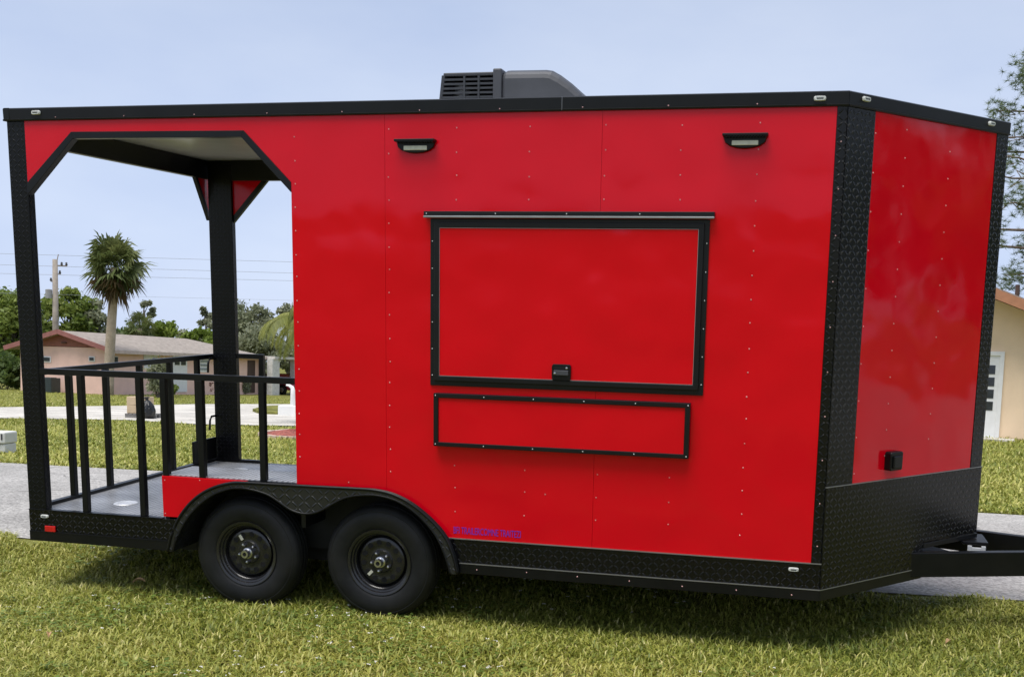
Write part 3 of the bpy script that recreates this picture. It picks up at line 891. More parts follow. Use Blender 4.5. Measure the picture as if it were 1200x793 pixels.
MB().prism([(2.535, zr), (2.55, zr), (2.583, 3.21), (2.563, 3.21)], yc0, yc1).build('ac_end', ACG, ac)
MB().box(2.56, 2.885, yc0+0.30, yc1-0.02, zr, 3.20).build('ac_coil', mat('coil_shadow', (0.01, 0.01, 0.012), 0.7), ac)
for z in np.linspace(3.005, 3.185, 8): MB().box(2.548+(z-2.96)*0.115, 2.885, yc0, yc0+0.02, z-0.006, z+0.006).build('grille_slat', ACG, ac)
for x in (2.70, 2.79): MB().box(x, x+0.012, yc0-0.003, yc0+0.015, zr, 3.205).build('grille_post', ACG, ac)
MB().lathe([(0.0, 3.0), (0.05, 3.0), (0.05, 3.17), (0.0, 3.17)], 20, (2.645, yc0+0.15, 0), axis='z').build('compressor', mat('compressor_grey', (0.35, 0.35, 0.37), 0.4, metal=0.6), ac)

# tongue
def tongue_beam(name, y0s):
    a = Vector((5.30, 0.585 if y0s > 0 else W-0.585, 0)); b = Vector((6.72, 1.09 if y0s > 0 else W-1.09, 0))
    t = (b-a).normalized(); o = Vector((t.y, -t.x, 0))*(0.026)
    m_ = MB()
    vs = [p+s*o+Vector((0, 0, z)) for p in (a, b) for s, z in ((-1, 0.315), (1, 0.315), (1, 0.462), (-1, 0.462))]
    m_.add(vs, [(0, 1, 2, 3), (7, 6, 5, 4), (0, 4, 5, 1), (1, 5, 6, 2), (2, 6, 7, 3), (3, 7, 4, 0)])
    bm_ = m_.build(name, BLACK, trailer, bevel=0.004)
tongue_beam('tongue_beam', 1); tongue_beam('tongue_beam', -1)
MB().box(6.60, 6.98, 1.05, 1.21, 0.36, 0.48).build('coupler', BLACK, trailer, bevel=0.02)
MB().box(5.80, 5.95, 1.00, 1.26, 0.455, 0.475).build('jack_plate', BLACK, trailer, bevel=0.004)
jb = MB(); jb.box(5.83, 5.855, 0.985, 1.0, 0.40, 0.452); jb.box(5.855, 5.91, 0.985, 1.0, 0.415, 0.442); jb.box(5.91, 5.935, 0.985, 1.0, 0.40, 0.452)
jb.build('jack_bracket', mat('zinc', (0.7, 0.7, 0.7), 0.4, metal=0.2), trailer, bevel=0.002)

# ------------------------------------------------------------------ pink house across the yards
PINK = mat('pink_stucco', (0.86, 0.58, 0.48), rough=0.9, var=0.06, vscale=2, bump=0.2, bscale=30, bdist=0.01)
BRICKRED = mat('red_brown_boards', (0.30, 0.115, 0.085), rough=0.8, var=0.12)
SHING = mat('grey_shingle', (0.29, 0.25, 0.215), rough=0.95, var=0.2, vscale=4, bump=0.5, bscale=20, bdist=0.03)
WHITE = mat('white_paint', (0.78, 0.78, 0.76), rough=0.55, var=0.04)
GLASS = mat('dark_glass', (0.03, 0.035, 0.04), rough=0.08, var=0.3)
BROWN = mat('dark_brown_wood', (0.07, 0.04, 0.03), rough=0.6)
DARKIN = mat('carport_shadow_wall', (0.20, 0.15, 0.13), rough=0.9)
FASC = mat('red_fascia', (0.29, 0.115, 0.10), rough=0.7)
Bc = ground_at(131, 462.5)
va = math.atan2(-(131-U0)/FPX, 1.0)        # bearing of the corner, left of the axis
bear = math.atan2(CW[0]-Bc[0], Bc[1]-CW[1])
rot = bear + R_(52)
hz = Bc[2]
house = thing('pink_house', 'long pink house with grey hipped roof and red-brown gable behind the palm', 'house', (Bc[0], Bc[1], hz), rot)
WX = np.array([math.cos(rot), math.sin(rot)]); WY = np.array([-math.sin(rot), math.cos(rot)])
def wall_sx(u, v=440):                      # along the long wall
    d = ray(u, v); o = CW[:2]-np.array(Bc[:2])
    t = -np.dot(o, WY)/np.dot(d[:2], WY)
    p = CW+d*t
    return float(np.dot(p[:2]-Bc[:2], WX)), float(p[2]-hz)
def gable_sy(u, v=440):
    d = ray(u, v); o = CW[:2]-np.array(Bc[:2])
    t = -np.dot(o, WX)/np.dot(d[:2], WX)
    p = CW+d*t
    return float(np.dot(p[:2]-Bc[:2], WY)), float(p[2]-hz)
GW = gable_sy(24)[0]
HL = wall_sx(303)[0]
EV = 2.45
RG = gable_sy(77, 389)[1]
print('house gable width', GW, 'length', HL, 'ridge', RG, 'eave', gable_sy(129, 411)[1], 'depth', depth_of(Bc))
RG = min(max(RG, 3.3), 4.2)
hw = MB(); hw.box(0, HL, 0, GW, -0.6, EV); hw.build('wall', PINK, house)
MB().prism([(0.0, EV+0.02), (GW, EV+0.02), (GW/2, RG-0.05)], -0.06, 0.02, 'x').build('gable', BRICKRED, house)
ov = 0.55
def roof_slab(quad, th, name, ma, par):
    q = [Vector(p) for p in quad]
    n_ = (q[1]-q[0]).cross(q[2]-q[0]).normalized()
    if n_.z < 0: n_ = -n_
    k = len(q)
    return MB().add([p for p in q]+[p-n_*th for p in q], [list(range(k)), list(range(2*k-1, k-1, -1))]+[(i, i+k, (i+1) % k+k, (i+1) % k) for i in range(k)]).build(name, ma, par)
sl = (RG-EV)/(GW/2)
ze = EV-ov*sl+0.05
hip = GW*0.62
roof_slab([(-ov, -ov, ze), (HL+ov, -ov, ze), (HL-hip, GW/2, RG), (-ov, GW/2, RG)], 0.12, 'roof', SHING, house)
roof_slab([(-ov, GW+ov, ze), (HL+ov, GW+ov, ze), (HL-hip, GW/2, RG), (-ov, GW/2, RG)], 0.12, 'roof', SHING, house)
roof_slab([(HL+ov, -ov, ze), (HL+ov, GW+ov, ze), (HL-hip, GW/2, RG)], 0.12, 'roof', SHING, house)
for s, y in ((1, -ov), (-1, GW+ov)):
    MB().bar((-ov-0.03, y, ze-0.06), (-ov-0.03, GW/2, RG-0.06), 0.06, 0.24).build('rake_board', FASC, house)
MB().box(-ov, HL+ov, -ov-0.04, -ov, ze-0.16, ze+0.02).build('fascia', mat('pale_fascia', (0.55, 0.44, 0.38), 0.7), house)
def win_wall(u0, u1, v0, v1, nm, ma, frame=True, proud=0.05):
    a, zt_ = wall_sx(u0, v0); b, zb_ = wall_sx(u1, v1)
    w_ = MB().box(a, b, -proud, 0.02, zb_, zt_).build(nm, WHITE if frame else ma, house)
    return w_, a, b, zb_, zt_
w_, a, b, c, d = win_wall(168, 184, 414, 432, 'window', GLASS)
MB().box(a+0.5*(b-a), b-0.1, -0.08, -0.05, c+0.2, d-0.25).build('pane', GLASS, w_)
w_, a, b, c, d = win_wall(202, 218.5, 416, 459, 'door', WHITE)
for k in (0.12, 0.56): MB().box(a+k*(b-a), a+(k+0.3)*(b-a), -0.09, -0.05, d-0.55, d-0.25).build('pane', GLASS, w_)
w_, a, b, c, d = win_wall(233, 244, 416, 436, 'window', GLASS)
for k in range(4): MB().box(a+0.1, b-0.1, -0.08, -0.05, c+0.12+k*(d-c)*0.23, c+0.12+k*(d-c)*0.23+0.13).build('pane', mat('pale_glass%d' % k, (0.30, 0.33, 0.34), 0.15), w_)
w_, a, b, c, d = win_wall(131.5, 138, 417, 429, 'window', GLASS, proud=0.03)
MB().box(a+0.05, b-0.05, -0.06, -0.03, c+0.05, d-0.05).build('pane', GLASS, w_)
w_, a, b, c, d = win_wall(290, 298, 422, 460, 'door', BROWN, frame=False)
for (u0, u1, v0, v1) in ((46, 60, 417.5, 424), (104.5, 111.5, 417.5, 423.5)):
    a, zt_ = gable_sy(u1, v0); b, zb_ = gable_sy(u0, v1)
    f_ = MB().box(-0.04, 0.01, a, b, zb_, zt_).build('window', WHITE, house)
    MB().box(-0.07, -0.04, a+0.06, b-0.06, zb_+0.06, zt_-0.06).build('pane', GLASS, f_)
a, zt_ = gable_sy(79, 395); MB().lathe([(0, 0), (0.16, 0), (0.16, 0.05), (0, 0.05)], 14, (0, 0, 0), axis='z').build('gable_vent', BROWN, house).location = (-0.09, GW/2, RG-0.65)
# carport end
CL = wall_sx(365)[0]
cp = MB(); cp.box(HL+0.02, CL, -1.2, GW-0.5, EV-0.22, EV-0.05); cp.build('carport_roof', mat('carport_roof_pale', (0.55, 0.52, 0.47), 0.8), house)
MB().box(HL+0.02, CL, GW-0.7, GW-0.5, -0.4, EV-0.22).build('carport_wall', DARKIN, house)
for u in (306, 333):
    a, _ = wall_sx(u); MB().box(a-0.45, a+0.45, -1.1, -0.7, -0.5, EV-0.22).build('column', mat('white_brick%d' % u, (0.62, 0.60, 0.56), 0.9, bump=0.6, bscale=12, bdist=0.03), house)
a, _ = wall_sx(319); MB().box(a-0.15, a+0.15, 0.9, 1.1, -0.4, EV-0.22).build('post', BROWN, house)

# condenser beside the gable wall
a, _ = gable_sy(70.5)
p = np.array(Bc[:2]) + WY*a - WX*0.75
ac2 = thing('air_conditioner', 'dark green condenser unit standing against the pink gable wall', 'air conditioner', (p[0], p[1], gz(p[0], p[1])), rot)
DG = mat('condenser_green', (0.03, 0.045, 0.045), 0.5)
MB().box(-0.36, 0.36, -0.36, 0.36, 0.0, 0.78).build('casing', DG, ac2, bevel=0.02)
MB().lathe([(0.0, 0.80), (0.30, 0.80), (0.32, 0.78)], 20, axis='z').build('fan_guard', HOLE, ac2)
for k in range(7): MB().box(-0.375, -0.36, -0.33, 0.33, 0.08+k*0.1, 0.12+k*0.1).build('louvre', mat('louvre_green%d' % k, (0.045, 0.06, 0.06), 0.5), ac2)

# red car under the carport
def car(loc, rz):
    t = thing('parked_car', 'dark red car parked under the carport of the pink house', 'car', loc, rz)
    CARM = mat('dark_red_car', (0.16, 0.012, 0.02), rough=0.2, var=0.05)
    body = [(-2.2, 0.35), (-2.15, 0.75), (-1.9, 0.86), (-1.2, 0.92), (-0.55, 1.38), (0.75, 1.40), (1.45, 0.98), (2.1, 0.85), (2.2, 0.6), (2.2, 0.35), (1.85, 0.3), (1.7, 0.58), (1.4, 0.68), (1.1, 0.58), (0.95, 0.3), (-0.95, 0.3), (-1.1, 0.58), (-1.4, 0.68), (-1.7, 0.58), (-1.85, 0.3)]
    MB().prism(body, -0.82, 0.82).build('body', CARM, t, bevel=0.06)
    for y in (-0.84, 0.80):
        MB().prism([(-1.0, 0.93), (-0.5, 1.31), (0.08, 1.32), (0.08, 0.93)], y, y+0.04).build('window', GLASS, t)
        MB().prism([(0.16, 0.93), (0.16, 1.32), (0.7, 1.32), (1.25, 0.96)], y, y+0.04).build('window', GLASS, t)
    for x in (-1.4, 1.4):
        for y in (-0.86, 0.66):
            w_ = MB().lathe([(0.0, 0.02), (0.16, 0.0), (0.20, 0.02), (0.31, 0.02), (0.32, 0.1), (0.31, 0.2), (0.0, 0.2)], 24, (0, 0, 0)).build('wheel', RUBBER, t, loc=(x, y, 0.32))
            MB().lathe([(0.0, -0.006), (0.15, -0.004), (0.19, 0.016)], 20, (0, 0, 0)).build('rim', ALU, w_)
    MB().box(-2.23, -2.1, -0.75, -0.45, 0.62, 0.76).build('headlight', LENSW, t); MB().box(-2.23, -2.1, 0.45, 0.75, 0.62, 0.76).build('headlight', LENSW, t)
    return t
cpx, _ = wall_sx(327)
p = np.array(Bc[:2]) + WX*cpx + WY*0.4
car((p[0], p[1], gz(p[0], p[1])+0.02), rot+R_(-100))

# ------------------------------------------------------------------ peach house on the right
PEACH = mat('peach_stucco', (0.88, 0.67, 0.46), rough=0.9, var=0.05, vscale=2, bump=0.25, bscale=25, bdist=0.012)
h2b = ground_at(1172, 514.5)
h2l = ground_at(1200, 517.5)
wd = np.array([h2l[0]-h2b[0], h2l[1]-h2b[1]])
rot2 = R_(-8)
h2 = thing('peach_house', 'peach stucco house with brown rake boards and white glazed door', 'house', (h2b[0], h2b[1], h2b[2]), rot2)
H2X = np.array([math.cos(rot2), math.sin(rot2)]); H2Y = np.array([-math.sin(rot2), math.cos(rot2)])
def w2(u, v):
    d = ray(u, v); o = CW[:2]-np.array(h2b[:2])
    t = -np.dot(o, H2Y)/np.dot(d[:2], H2Y)
    p = CW+d*t
    return float(np.dot(p[:2]-h2b[:2], H2X)), float(p[2]-h2b[2])
print('door', w2(1140, 413), w2(1178, 413), w2(1172, 515), 'rake', w2(1167, 347), w2(1200, 361), 'depth', depth_of(h2b))
ra, rb = w2(1167, 351), w2(1200, 364)
sl2 = (ra[1]-rb[1])/(rb[0]-ra[0])
xe = rb[0]+(rb[1]-2.35)/sl2                 # where the rake meets the eave
xp = xe-9.5/2
zp = rb[1]+(rb[0]-xp)*sl2
MB().prism([(xp-4.75, -0.5), (xe-0.5, -0.5), (xe-0.5, 2.35+0.5*sl2), (xp, zp-0.02), (xp-4.75, 2.35)], 0.0, 7.0).build('wall', PEACH, h2)
roof_slab([(xp, -0.7, zp+0.20), (xe, -0.7, 2.35+0.20), (xe, 8, 2.55), (xp, 8, zp+0.20)], 0.10, 'roof', SHING, h2)
roof_slab([(xp, -0.7, zp+0.20), (xp-5.2, -0.7, 2.35+0.05), (xp-5.2, 8, 2.40), (xp, 8, zp+0.20)], 0.10, 'roof', SHING, h2)
RK = mat('orange_brown_rake', (0.42, 0.19, 0.10), 0.7)
MB().bar((xp, -0.74, zp+0.06), (xe, -0.74, 2.41), 0.05, 0.20).build('rake_board', RK, h2)
MB().bar((xp, -0.74, zp+0.06), (xp-5.2, -0.74, 2.26), 0.05, 0.20).build('rake_board', RK, h2)
MB().tube([(ra[0]+0.45, 1.2, ra[1]-0.2), (ra[0]+0.45, 1.2, ra[1]+0.42)], 0.05, 8).build('vent_pipe', BROWN, h2)
dz1 = w2(1176, 412)[1]; dr = w2(1175, 450)[0]; dw = 1.0
dfr = MB(); dfr.ring(rect(dr-dw-0.06, dr, 0.0, dz1), rect(dr-dw+0.04, dr-0.09, 0.04, dz1-0.09), -0.06, 0.02)
dfr.build('door_frame', WHITE, h2, bevel=0.005)
dd = MB().box(dr-dw+0.04, dr-0.09, -0.02, 0.01, 0.04, dz1-0.09).build('door', WHITE, h2)
gh = (dz1-0.09-0.80)
for k in range(4):
    z0_ = 0.62+k*(dz1-0.75-0.10)/4
    z1_ = z0_+(dz1-0.75-0.10)/4-0.07
    MB().box(dr-dw+0.14, dr-0.17, -0.03, -0.018, z0_, z1_).build('pane', GLASS, dd)
MB().lathe([(0, -0.06), (0.03, -0.05), (0.03, -0.02)], 12, (dr-dw+0.10, 0, 0.98)).build('handle', ALU, dd)
MB().box(dr-dw-0.4, dr+0.3, -0.9, -0.02, -0.3, 0.03).build('door_step', CONC, h2)

# ------------------------------------------------------------------ vegetation
def leaf_mesh(centres, size, n_per, spread, name, material, parent, elong=1.6, droop=0.0, rs=None):
    """leaf quads scattered round clump centres: centres (k,3), spread (k,) or scalar"""
    rs = rs or rng
    k = len(centres); N = k*n_per
    c = np.repeat(centres, n_per, 0)
    spd = np.repeat(np.broadcast_to(spread, (k,)), n_per)
    d = rs.normal(size=(N, 3)); d /= np.linalg.norm(d, axis=1)[:, None]
    rad = rs.random(N)**0.6*np.where(rs.random(N) < 0.16, 1.45, 1.0)
    off = d*(rad*spd)[:, None]
    off[:, 2] *= 0.75
    p = c+off
    a = rs.normal(size=(N, 3)); a[:, 2] -= droop; a /= np.linalg.norm(a, axis=1)[:, None]
    b = np.cross(a, rs.normal(size=(N, 3))); b /= np.linalg.norm(b, axis=1)[:, None]
    s = size*(0.6+0.8*rs.random(N))
    a = a*(s*elong)[:, None]/2; b = b*s[:, None]/2
    nrm = np.cross(a, b); nrm /= (np.linalg.norm(nrm, axis=1)[:, None]+1e-9)
    v = np.stack([p-a, p+b*0.8+nrm*(s*0.12)[:, None], p+a, p-b*0.8+nrm*(s*0.12)[:, None]], 1).reshape(-1, 3)
    f = np.arange(N*4)
    cl = np.repeat(rs.random(k), n_per)
    at = np.clip(0.55*cl+0.45*rs.random(N), 0, 1)
    return np_mesh(name, v, f, 4, material, np.repeat(at, 4), parent)

def leaf_mat(name, dark, mid, light): return ramp_attr_mat(name, [(0.0, dark), (0.5, mid), (1.0, light)], translucent=0.42)
L_OAK = leaf_mat('leaf_mid_green', (0.085, 0.13, 0.022), (0.19, 0.25, 0.05), (0.34, 0.39, 0.10))
L_GREY = leaf_mat('leaf_grey_green', (0.15, 0.17, 0.09), (0.25, 0.27, 0.16), (0.40, 0.41, 0.28))
L_BRIGHT = leaf_mat('leaf_bright_green', (0.12, 0.18, 0.028), (0.21, 0.28, 0.045), (0.33, 0.39, 0.09))
L_DARK = leaf_mat('leaf_dark_green', (0.045, 0.075, 0.018), (0.085, 0.135, 0.032), (0.16, 0.21, 0.06))
L_PINE = leaf_mat('needle_green', (0.07, 0.11, 0.04), (0.13, 0.18, 0.07), (0.24, 0.28, 0.13))
L_PALM = leaf_mat('palm_green', (0.05, 0.075, 0.026), (0.11, 0.14, 0.042), (0.23, 0.24, 0.085))
L_PALMY = leaf_mat('palm_yellow_green', (0.11, 0.13, 0.03), (0.21, 0.23, 0.05), (0.33, 0.33, 0.09))
L_DEAD = leaf_mat('palm_dead_frond', (0.09, 0.06, 0.03), (0.16, 0.11, 0.055), (0.25, 0.19, 0.10))
BARK = mat('grey_bark', (0.17, 0.145, 0.12), 0.95, var=0.3, vscale=5, bump=0.8, bscale=14, bdist=0.05)
PALMB = mat('palm_bark', (0.42, 0.34, 0.25), 0.95, var=0.15, vscale=4, bump=0.8, bscale=16, bdist=0.05)
PINEB = mat('pine_bark', (0.20, 0.15, 0.115), 0.95, var=0.3, vscale=5, bump=0.8, bscale=14, bdist=0.05)

def broad_tree(name, label, base, height, width, leafm, nclump=26, per=130, leaf=0.34, low=0.3, gaps=0.0, group=None, seed=1, cat='tree', sparse=False):
    rs = np.random.default_rng(seed)
    t = thing(name, label, cat, tuple(base), 0.0, group)
    # clump centres in an uneven ellipsoid
    cs = []; 
    while len(cs) < nclump:
        p = rs.uniform(-1, 1, 3)
        if 0.25 < np.linalg.norm(p) < 1.0: cs.append(p)
    cs = np.array(cs)
    lowz = height*low
    C = np.stack([cs[:, 0]*width*0.40, cs[:, 1]*width*0.40, lowz+(height-lowz)*(0.5+0.40*cs[:, 2])], 1)
    C[:, :2] *= (1.05-0.25*np.clip(cs[:, 2:3], 0, 1))
    spr = (0.12+0.10*rs.random(nclump))*width*(0.8 if sparse else 1.0)
    tr = MB()
    bend = rs.uniform(-0.3, 0.3, 2)
    top = (bend[0], bend[1], lowz+(height-lowz)*0.35)
    r0 = max(0.12, height*0.022)
    tr.tube([(0, 0, -0.4), (bend[0]*0.3, bend[1]*0.3, lowz*0.6), top], [r0*1.3, r0, r0*0.7], 8)
    for c in C[::2]:
        m1 = (np.array(top)*0.5+c*0.5)+rs.normal(size=3)*0.12*np.array([1, 1, 0.3]) - np.array([0, 0, 0.1*height*0.3])
        tr.tube([(bend[0]*0.6, bend[1]*0.6, lowz*0.9+0.2*rs.random()), tuple(m1), tuple(c)], [r0*0.5, r0*0.3, r0*0.08], 5)
    tr.build('trunk', BARK, t, smooth=True)
    leaf_mesh(C, leaf*0.62, int(per*(1.5 if sparse else 2.0)), spr, 'crown', leafm, t, rs=rs)
    return t

def fan_frond(p0, az, elev, length, rs, nl=15, droop=0.5):
    """costapalmate fan leaf: petiole then a drooping fan of narrow segments"""
    d = np.array([math.cos(az)*math.cos(elev), math.sin(az)*math.cos(elev), math.sin(elev)])
    hub = p0 + d*length*0.50
    hub[2] -= droop*0.10*length
    side = np.array([-math.sin(az), math.cos(az), 0.0])
    up = np.cross(side, d)*-1
    tw = rs.normal()*0.7
    side, up = side*math.cos(tw)+up*math.sin(tw), up*math.cos(tw)-side*math.sin(tw)
    V = []; F = []
    V += [p0+side*0.03, p0-side*0.03, hub-side*0.02, hub+side*0.02]; F.append((0, 1, 2, 3))
    for k in range(nl):
        a = (k/(nl-1)-0.5)*R_(230)
        dirn = d*math.cos(a)+side*math.sin(a)+up*(0.25*math.cos(a*2))
        L_ = length*0.56*(1.0-0.18*abs(a)/2)*(0.8+0.35*rs.random())
        w_ = L_*0.060
        perp = np.cross(dirn, up); perp /= (np.linalg.norm(perp)+1e-9)
        mid = hub+dirn*L_*0.55
        tip = hub+dirn*L_*0.95
        tip[2] -= droop*L_*(0.45+0.4*rs.random()); mid[2] -= droop*0.12*L_
        o = len(V)
        V += [hub, mid+perp*w_, tip, mid-perp*w_]; F.append((o, o+1, o+2, o+3))
    return V, F

def sabal_palm(label, base, height, crown, seed=3, nfr=84, group=None):
    rs = np.random.default_rng(seed)
    t = thing('palm_tree', label, 'palm tree', tuple(base), 0.0, group)
    tr = MB(); pts = []; rad = []
    hh = height-crown*1.02
    for k in range(9):
        s = k/8
        pts.append((0.35*math.sin(s*1.5)*s, 0.1*s, -0.3+s*(hh+0.3))); rad.append(0.23*(1.15-0.22*s+0.03*math.sin(k*2.1)))
    tr.tube(pts, rad, 12)
    tr.build('trunk', PALMB, t, smooth=True)
    top = np.array(pts[-1])
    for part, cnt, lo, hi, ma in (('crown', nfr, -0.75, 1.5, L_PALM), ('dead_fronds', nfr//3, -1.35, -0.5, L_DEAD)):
        V = []; F = []; A = []
        for k in range(cnt):
            az = k*2.39996+rs.normal()*0.25
            el = lo+(hi-lo)*((k+0.5)/cnt)+rs.normal()*0.12
            v, f = fan_frond(top+np.array([0, 0, 0.35*rs.random()*(part == 'crown')]), az, el, crown*(0.72+0.42*rs.random())*(0.9 if part != 'crown' else 1.0), rs, droop=0.55)
            o = len(V); V += v; F += [[i+o for i in q] for q in f]
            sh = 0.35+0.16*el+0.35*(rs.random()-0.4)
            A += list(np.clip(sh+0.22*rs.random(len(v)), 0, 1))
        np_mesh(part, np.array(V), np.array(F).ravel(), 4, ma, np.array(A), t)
    return t

def feather_palm(label, base, height, frond, seed, leafm, nfr=14, cat='palm tree', trunk_r=0.14, group=None):
    rs = np.random.default_rng(seed)
    t = thing('feather_palm', label, cat, tuple(base), 0.0, group)
    MB().tube([(0, 0, -0.3), (0.1, 0, height*0.5), (0, 0, height)], [trunk_r*1.2, trunk_r, trunk_r*0.8], 10).build('trunk', PALMB, t, smooth=True)
    V = []; F = []; A = []
    for k in range(nfr):
        az = k*2.39996; el = rs.uniform(0.1, 1.2)
        d = np.array([math.cos(az), math.sin(az), 0]); side = np.array([-d[1], d[0], 0])
        pts = []
        for s in np.linspace(0, 1, 15):
            pts.append(np.array([0, 0, height])+d*frond*math.sin(min(1.5, s*1.45))*math.cos(el)*1.1+np.array([0, 0, frond*(s*math.sin(el)-0.85*s*s)]))
        shade = rs.random()
        for i in range(len(pts)-1):
            for q in range(3):
                c = pts[i]*(1-q/3)+pts[i+1]*q/3
                Lf = frond*0.26*math.sin(math.pi*(0.12+0.85*(i+q/3)/15))
                for sg in (-1, 1):
                    o = len(V)
                    tip = c+side*sg*Lf*0.75+np.array([0, 0, -Lf*(0.55+0.3*rs.random())])+(pts[i+1]-pts[i])*0.8
                    mid = c+side*sg*Lf*0.4+np.array([0, 0, -Lf*0.12])+(pts[i+1]-pts[i])*0.4
                    wv = (pts[i+1]-pts[i])*0.22
                    V += [c, mid+wv, tip, mid-wv]; F.append((o, o+1, o+2, o+3))
                    A += [np.clip(0.6*shade+0.4*rs.random(), 0, 1)]*4
    np_mesh('crown', np.array(V), np.array(F).ravel(), 4, leafm, np.array(A), t)
    return t

def base_at(u, dep):
    """ground point below the pixel column u at a given depth"""
    p = at_depth(u, 430, dep)
    return np.array([p[0], p[1], gz(p[0], p[1])])
def hgt(u, v, dep, base): return float(at_depth(u, v, dep)[2]-base[2])

# cabbage palm in front of the house
pb = ground_at(127, 463)
dp = depth_of(pb)
sabal_palm('tall cabbage palm with round shaggy crown in front of the pink house', pb, hgt(131, 271, dp, pb), 38/FPX*dp*1.12, seed=5)

TREES = 'trees behind the pink house'
def put(u, vtop, dep, wpx, leafm, label, name='broadleaf_tree', **k):
    b = base_at(u, dep)
    h = hgt(u, vtop, dep, b)
    return broad_tree(name, label, b, h, wpx/FPX*dep, leafm, group=TREES, **k)
put(14, 332, 92, 92, L_OAK, 'broad mid green tree rising left of the utility pole', seed=11, nclump=34, per=170, leaf=0.42, low=0.15)
put(82, 328, 95, 66, L_OAK, 'leafy green tree rising over the gable beside the utility pole', seed=12, nclump=30, per=150, leaf=0.40, low=0.12)
put(116, 346, 96, 52, L_GREY, 'grey green tree directly behind the cabbage palm', seed=13, nclump=24, per=130, leaf=0.36, low=0.1)
put(171, 334, 104, 24, L_GREY, 'slender thin-crowned tree standing above the house roof', seed=14, nclump=11, per=60, leaf=0.36, low=0.45, sparse=True)
put(189, 362, 88, 44, L_BRIGHT, 'low bright green tree behind the roof ridge', seed=15, nclump=22, per=150, leaf=0.36, low=0.05)
put(228, 372, 98, 50, L_GREY, 'low grey green tree between the bright tree and the porch post', seed=16, nclump=18, per=120, leaf=0.36, low=0.05)
put(246, 346, 100, 34, L_GREY, 'narrow open grey green tree behind the porch post', seed=17, nclump=16, per=80, leaf=0.36, low=0.25, sparse=True)
put(238, 376, 90, 50, L_BRIGHT, 'low spreading bright green tree right of the roof ridge', seed=18, nclump=22, per=150, leaf=0.36, low=0.05)
put(294, 342, 110, 64, L_GREY, 'tall airy silver green tree above the carport', seed=19, nclump=30, per=95, leaf=0.42, low=0.2, sparse=True)
put(338, 350, 112, 60, L_GREY, 'wide hazy silver green tree at the edge of the red wall', seed=20, nclump=30, per=95, leaf=0.42, low=0.1, sparse=True)
put(300, 378, 98, 74, L_GREY, 'low dense grey green tree behind the carport roof', seed=21, nclump=26, per=130, leaf=0.36, low=0.03)
put(45, 368, 99, 80, L_DARK, 'dark green undergrowth tree behind the gable', seed=22, nclump=26, per=130, leaf=0.4, low=0.03)
put(150, 372, 102, 70, L_DARK, 'dark low tree behind the grey roof', seed=23, nclump=24, per=120, leaf=0.4, low=0.03)
put(-40, 345, 96, 90, L_OAK, 'large green tree beyond the hedge', seed=24, nclump=26, per=120, leaf=0.42, low=0.1)
put(400, 352, 112, 120, L_GREY, 'grey green tree hidden mostly behind the red trailer', seed=25, nclump=26, per=90, leaf=0.45, low=0.05)
b = base_at(158, 86); h_ = hgt(158, 362, 86, b)
sabal_palm('small bushy palm behind the grey roof ridge', b, h_, 17/FPX*86*1.3, seed=9, nfr=40)
b = base_at(368, 31); h_ = hgt(368, 378, 31, b)
feather_palm('feathery yellow green palm drooping past the edge of the red wall', b, max(2.4, h_), 1.75, 4, L_PALMY, nfr=24)

for (x, y, h_, w_, lm, sd, lab) in ((27, 9.5, 7.5, 7.5, L_OAK, 61, 'spreading unseen tree added by the road for the nose reflection'), (36, 17, 9.0, 9.0, L_DARK, 62, 'big dark unseen tree added in the yard for the nose reflection'),
                                     (33, -6.0, 8.0, 8.0, L_OAK, 63, 'round unseen tree added on the near lawn for the nose reflection'),
                                     (31, 0.3, 8.5, 7.5, L_OAK, 64, 'tall leafy unseen tree added at the road edge for the nose reflection'), (41, 9.8, 10.0, 10.0, L_DARK, 65, 'broad dark unseen tree added farthest along the road for the nose reflection')):
    broad_tree('reflection_tree', lab, (x, y, gz(x, y)), h_, w_, lm, nclump=24, per=90, leaf=0.5, low=0.12, group='unseen trees added for the nose reflection', seed=sd)  # out-of-view trees added to darken what the red nose panel reflects
# far wood closing the view behind the yards
rs = np.random.default_rng(71)
C = []
for k in range(230):
    x = rs.uniform(-30, 150); y = 104+rs.normal()*5+0.10*x
    C.append((x, y, gz(x, y)+rs.uniform(0.3, 7.5)*(0.75+0.25*math.sin(x*0.21))))
for k in range(90):
    x = rs.uniform(-170, -92); y = 70+rs.normal()*6
    C.append((x, y, gz(x, y)+rs.uniform(0.3, 7.0)))
o = leaf_mesh(np.array(C), 0.42, 90, 1.7*np.ones(len(C)), 'woodland', L_OAK, None, rs=rs)
tag(o, 'far-off green wood along the back of the yards', 'woodland', kind='stuff')
# hedge left of the pink house and shrubs along its wall
def shrub(label, u, v, dep_u, wpx, hpx, leafm, seed, name='shrub', leaf=0.10, n=16, per=150):
    b = ground_at(u, v); dep = depth_of(b); rs = np.random.default_rng(seed)
    t = thing(name, label, 'shrub', tuple(b))
    w = wpx/FPX*dep; h = hpx/FPX*dep
    C = np.stack([rs.uniform(-0.36, 0.36, n)*w, rs.uniform(-0.36, 0.36, n)*w, rs.uniform(0.18, 0.82, n)*h], 1)
    st = MB()
    for c in C[:7]: st.tube([(c[0]*0.2, c[1]*0.2, -0.1), tuple(c)], [0.03, 0.01], 5)
    st.build('stem', BARK, t)
    leaf_mesh(C, leaf, per, 0.22*max(w, h)*np.ones(n), 'foliage', leafm, t, rs=rs)
    return t
shrub('dark green rounded hedge bush at the left end of the pink house', 6, 456, 0, 42, 44, L_DARK, 31, leaf=0.22, n=26, per=200)
shrub('pale leafy shrub beside the white house door', 185, 466, 0, 17, 50, L_GREY, 32, leaf=0.12, n=14, per=90)
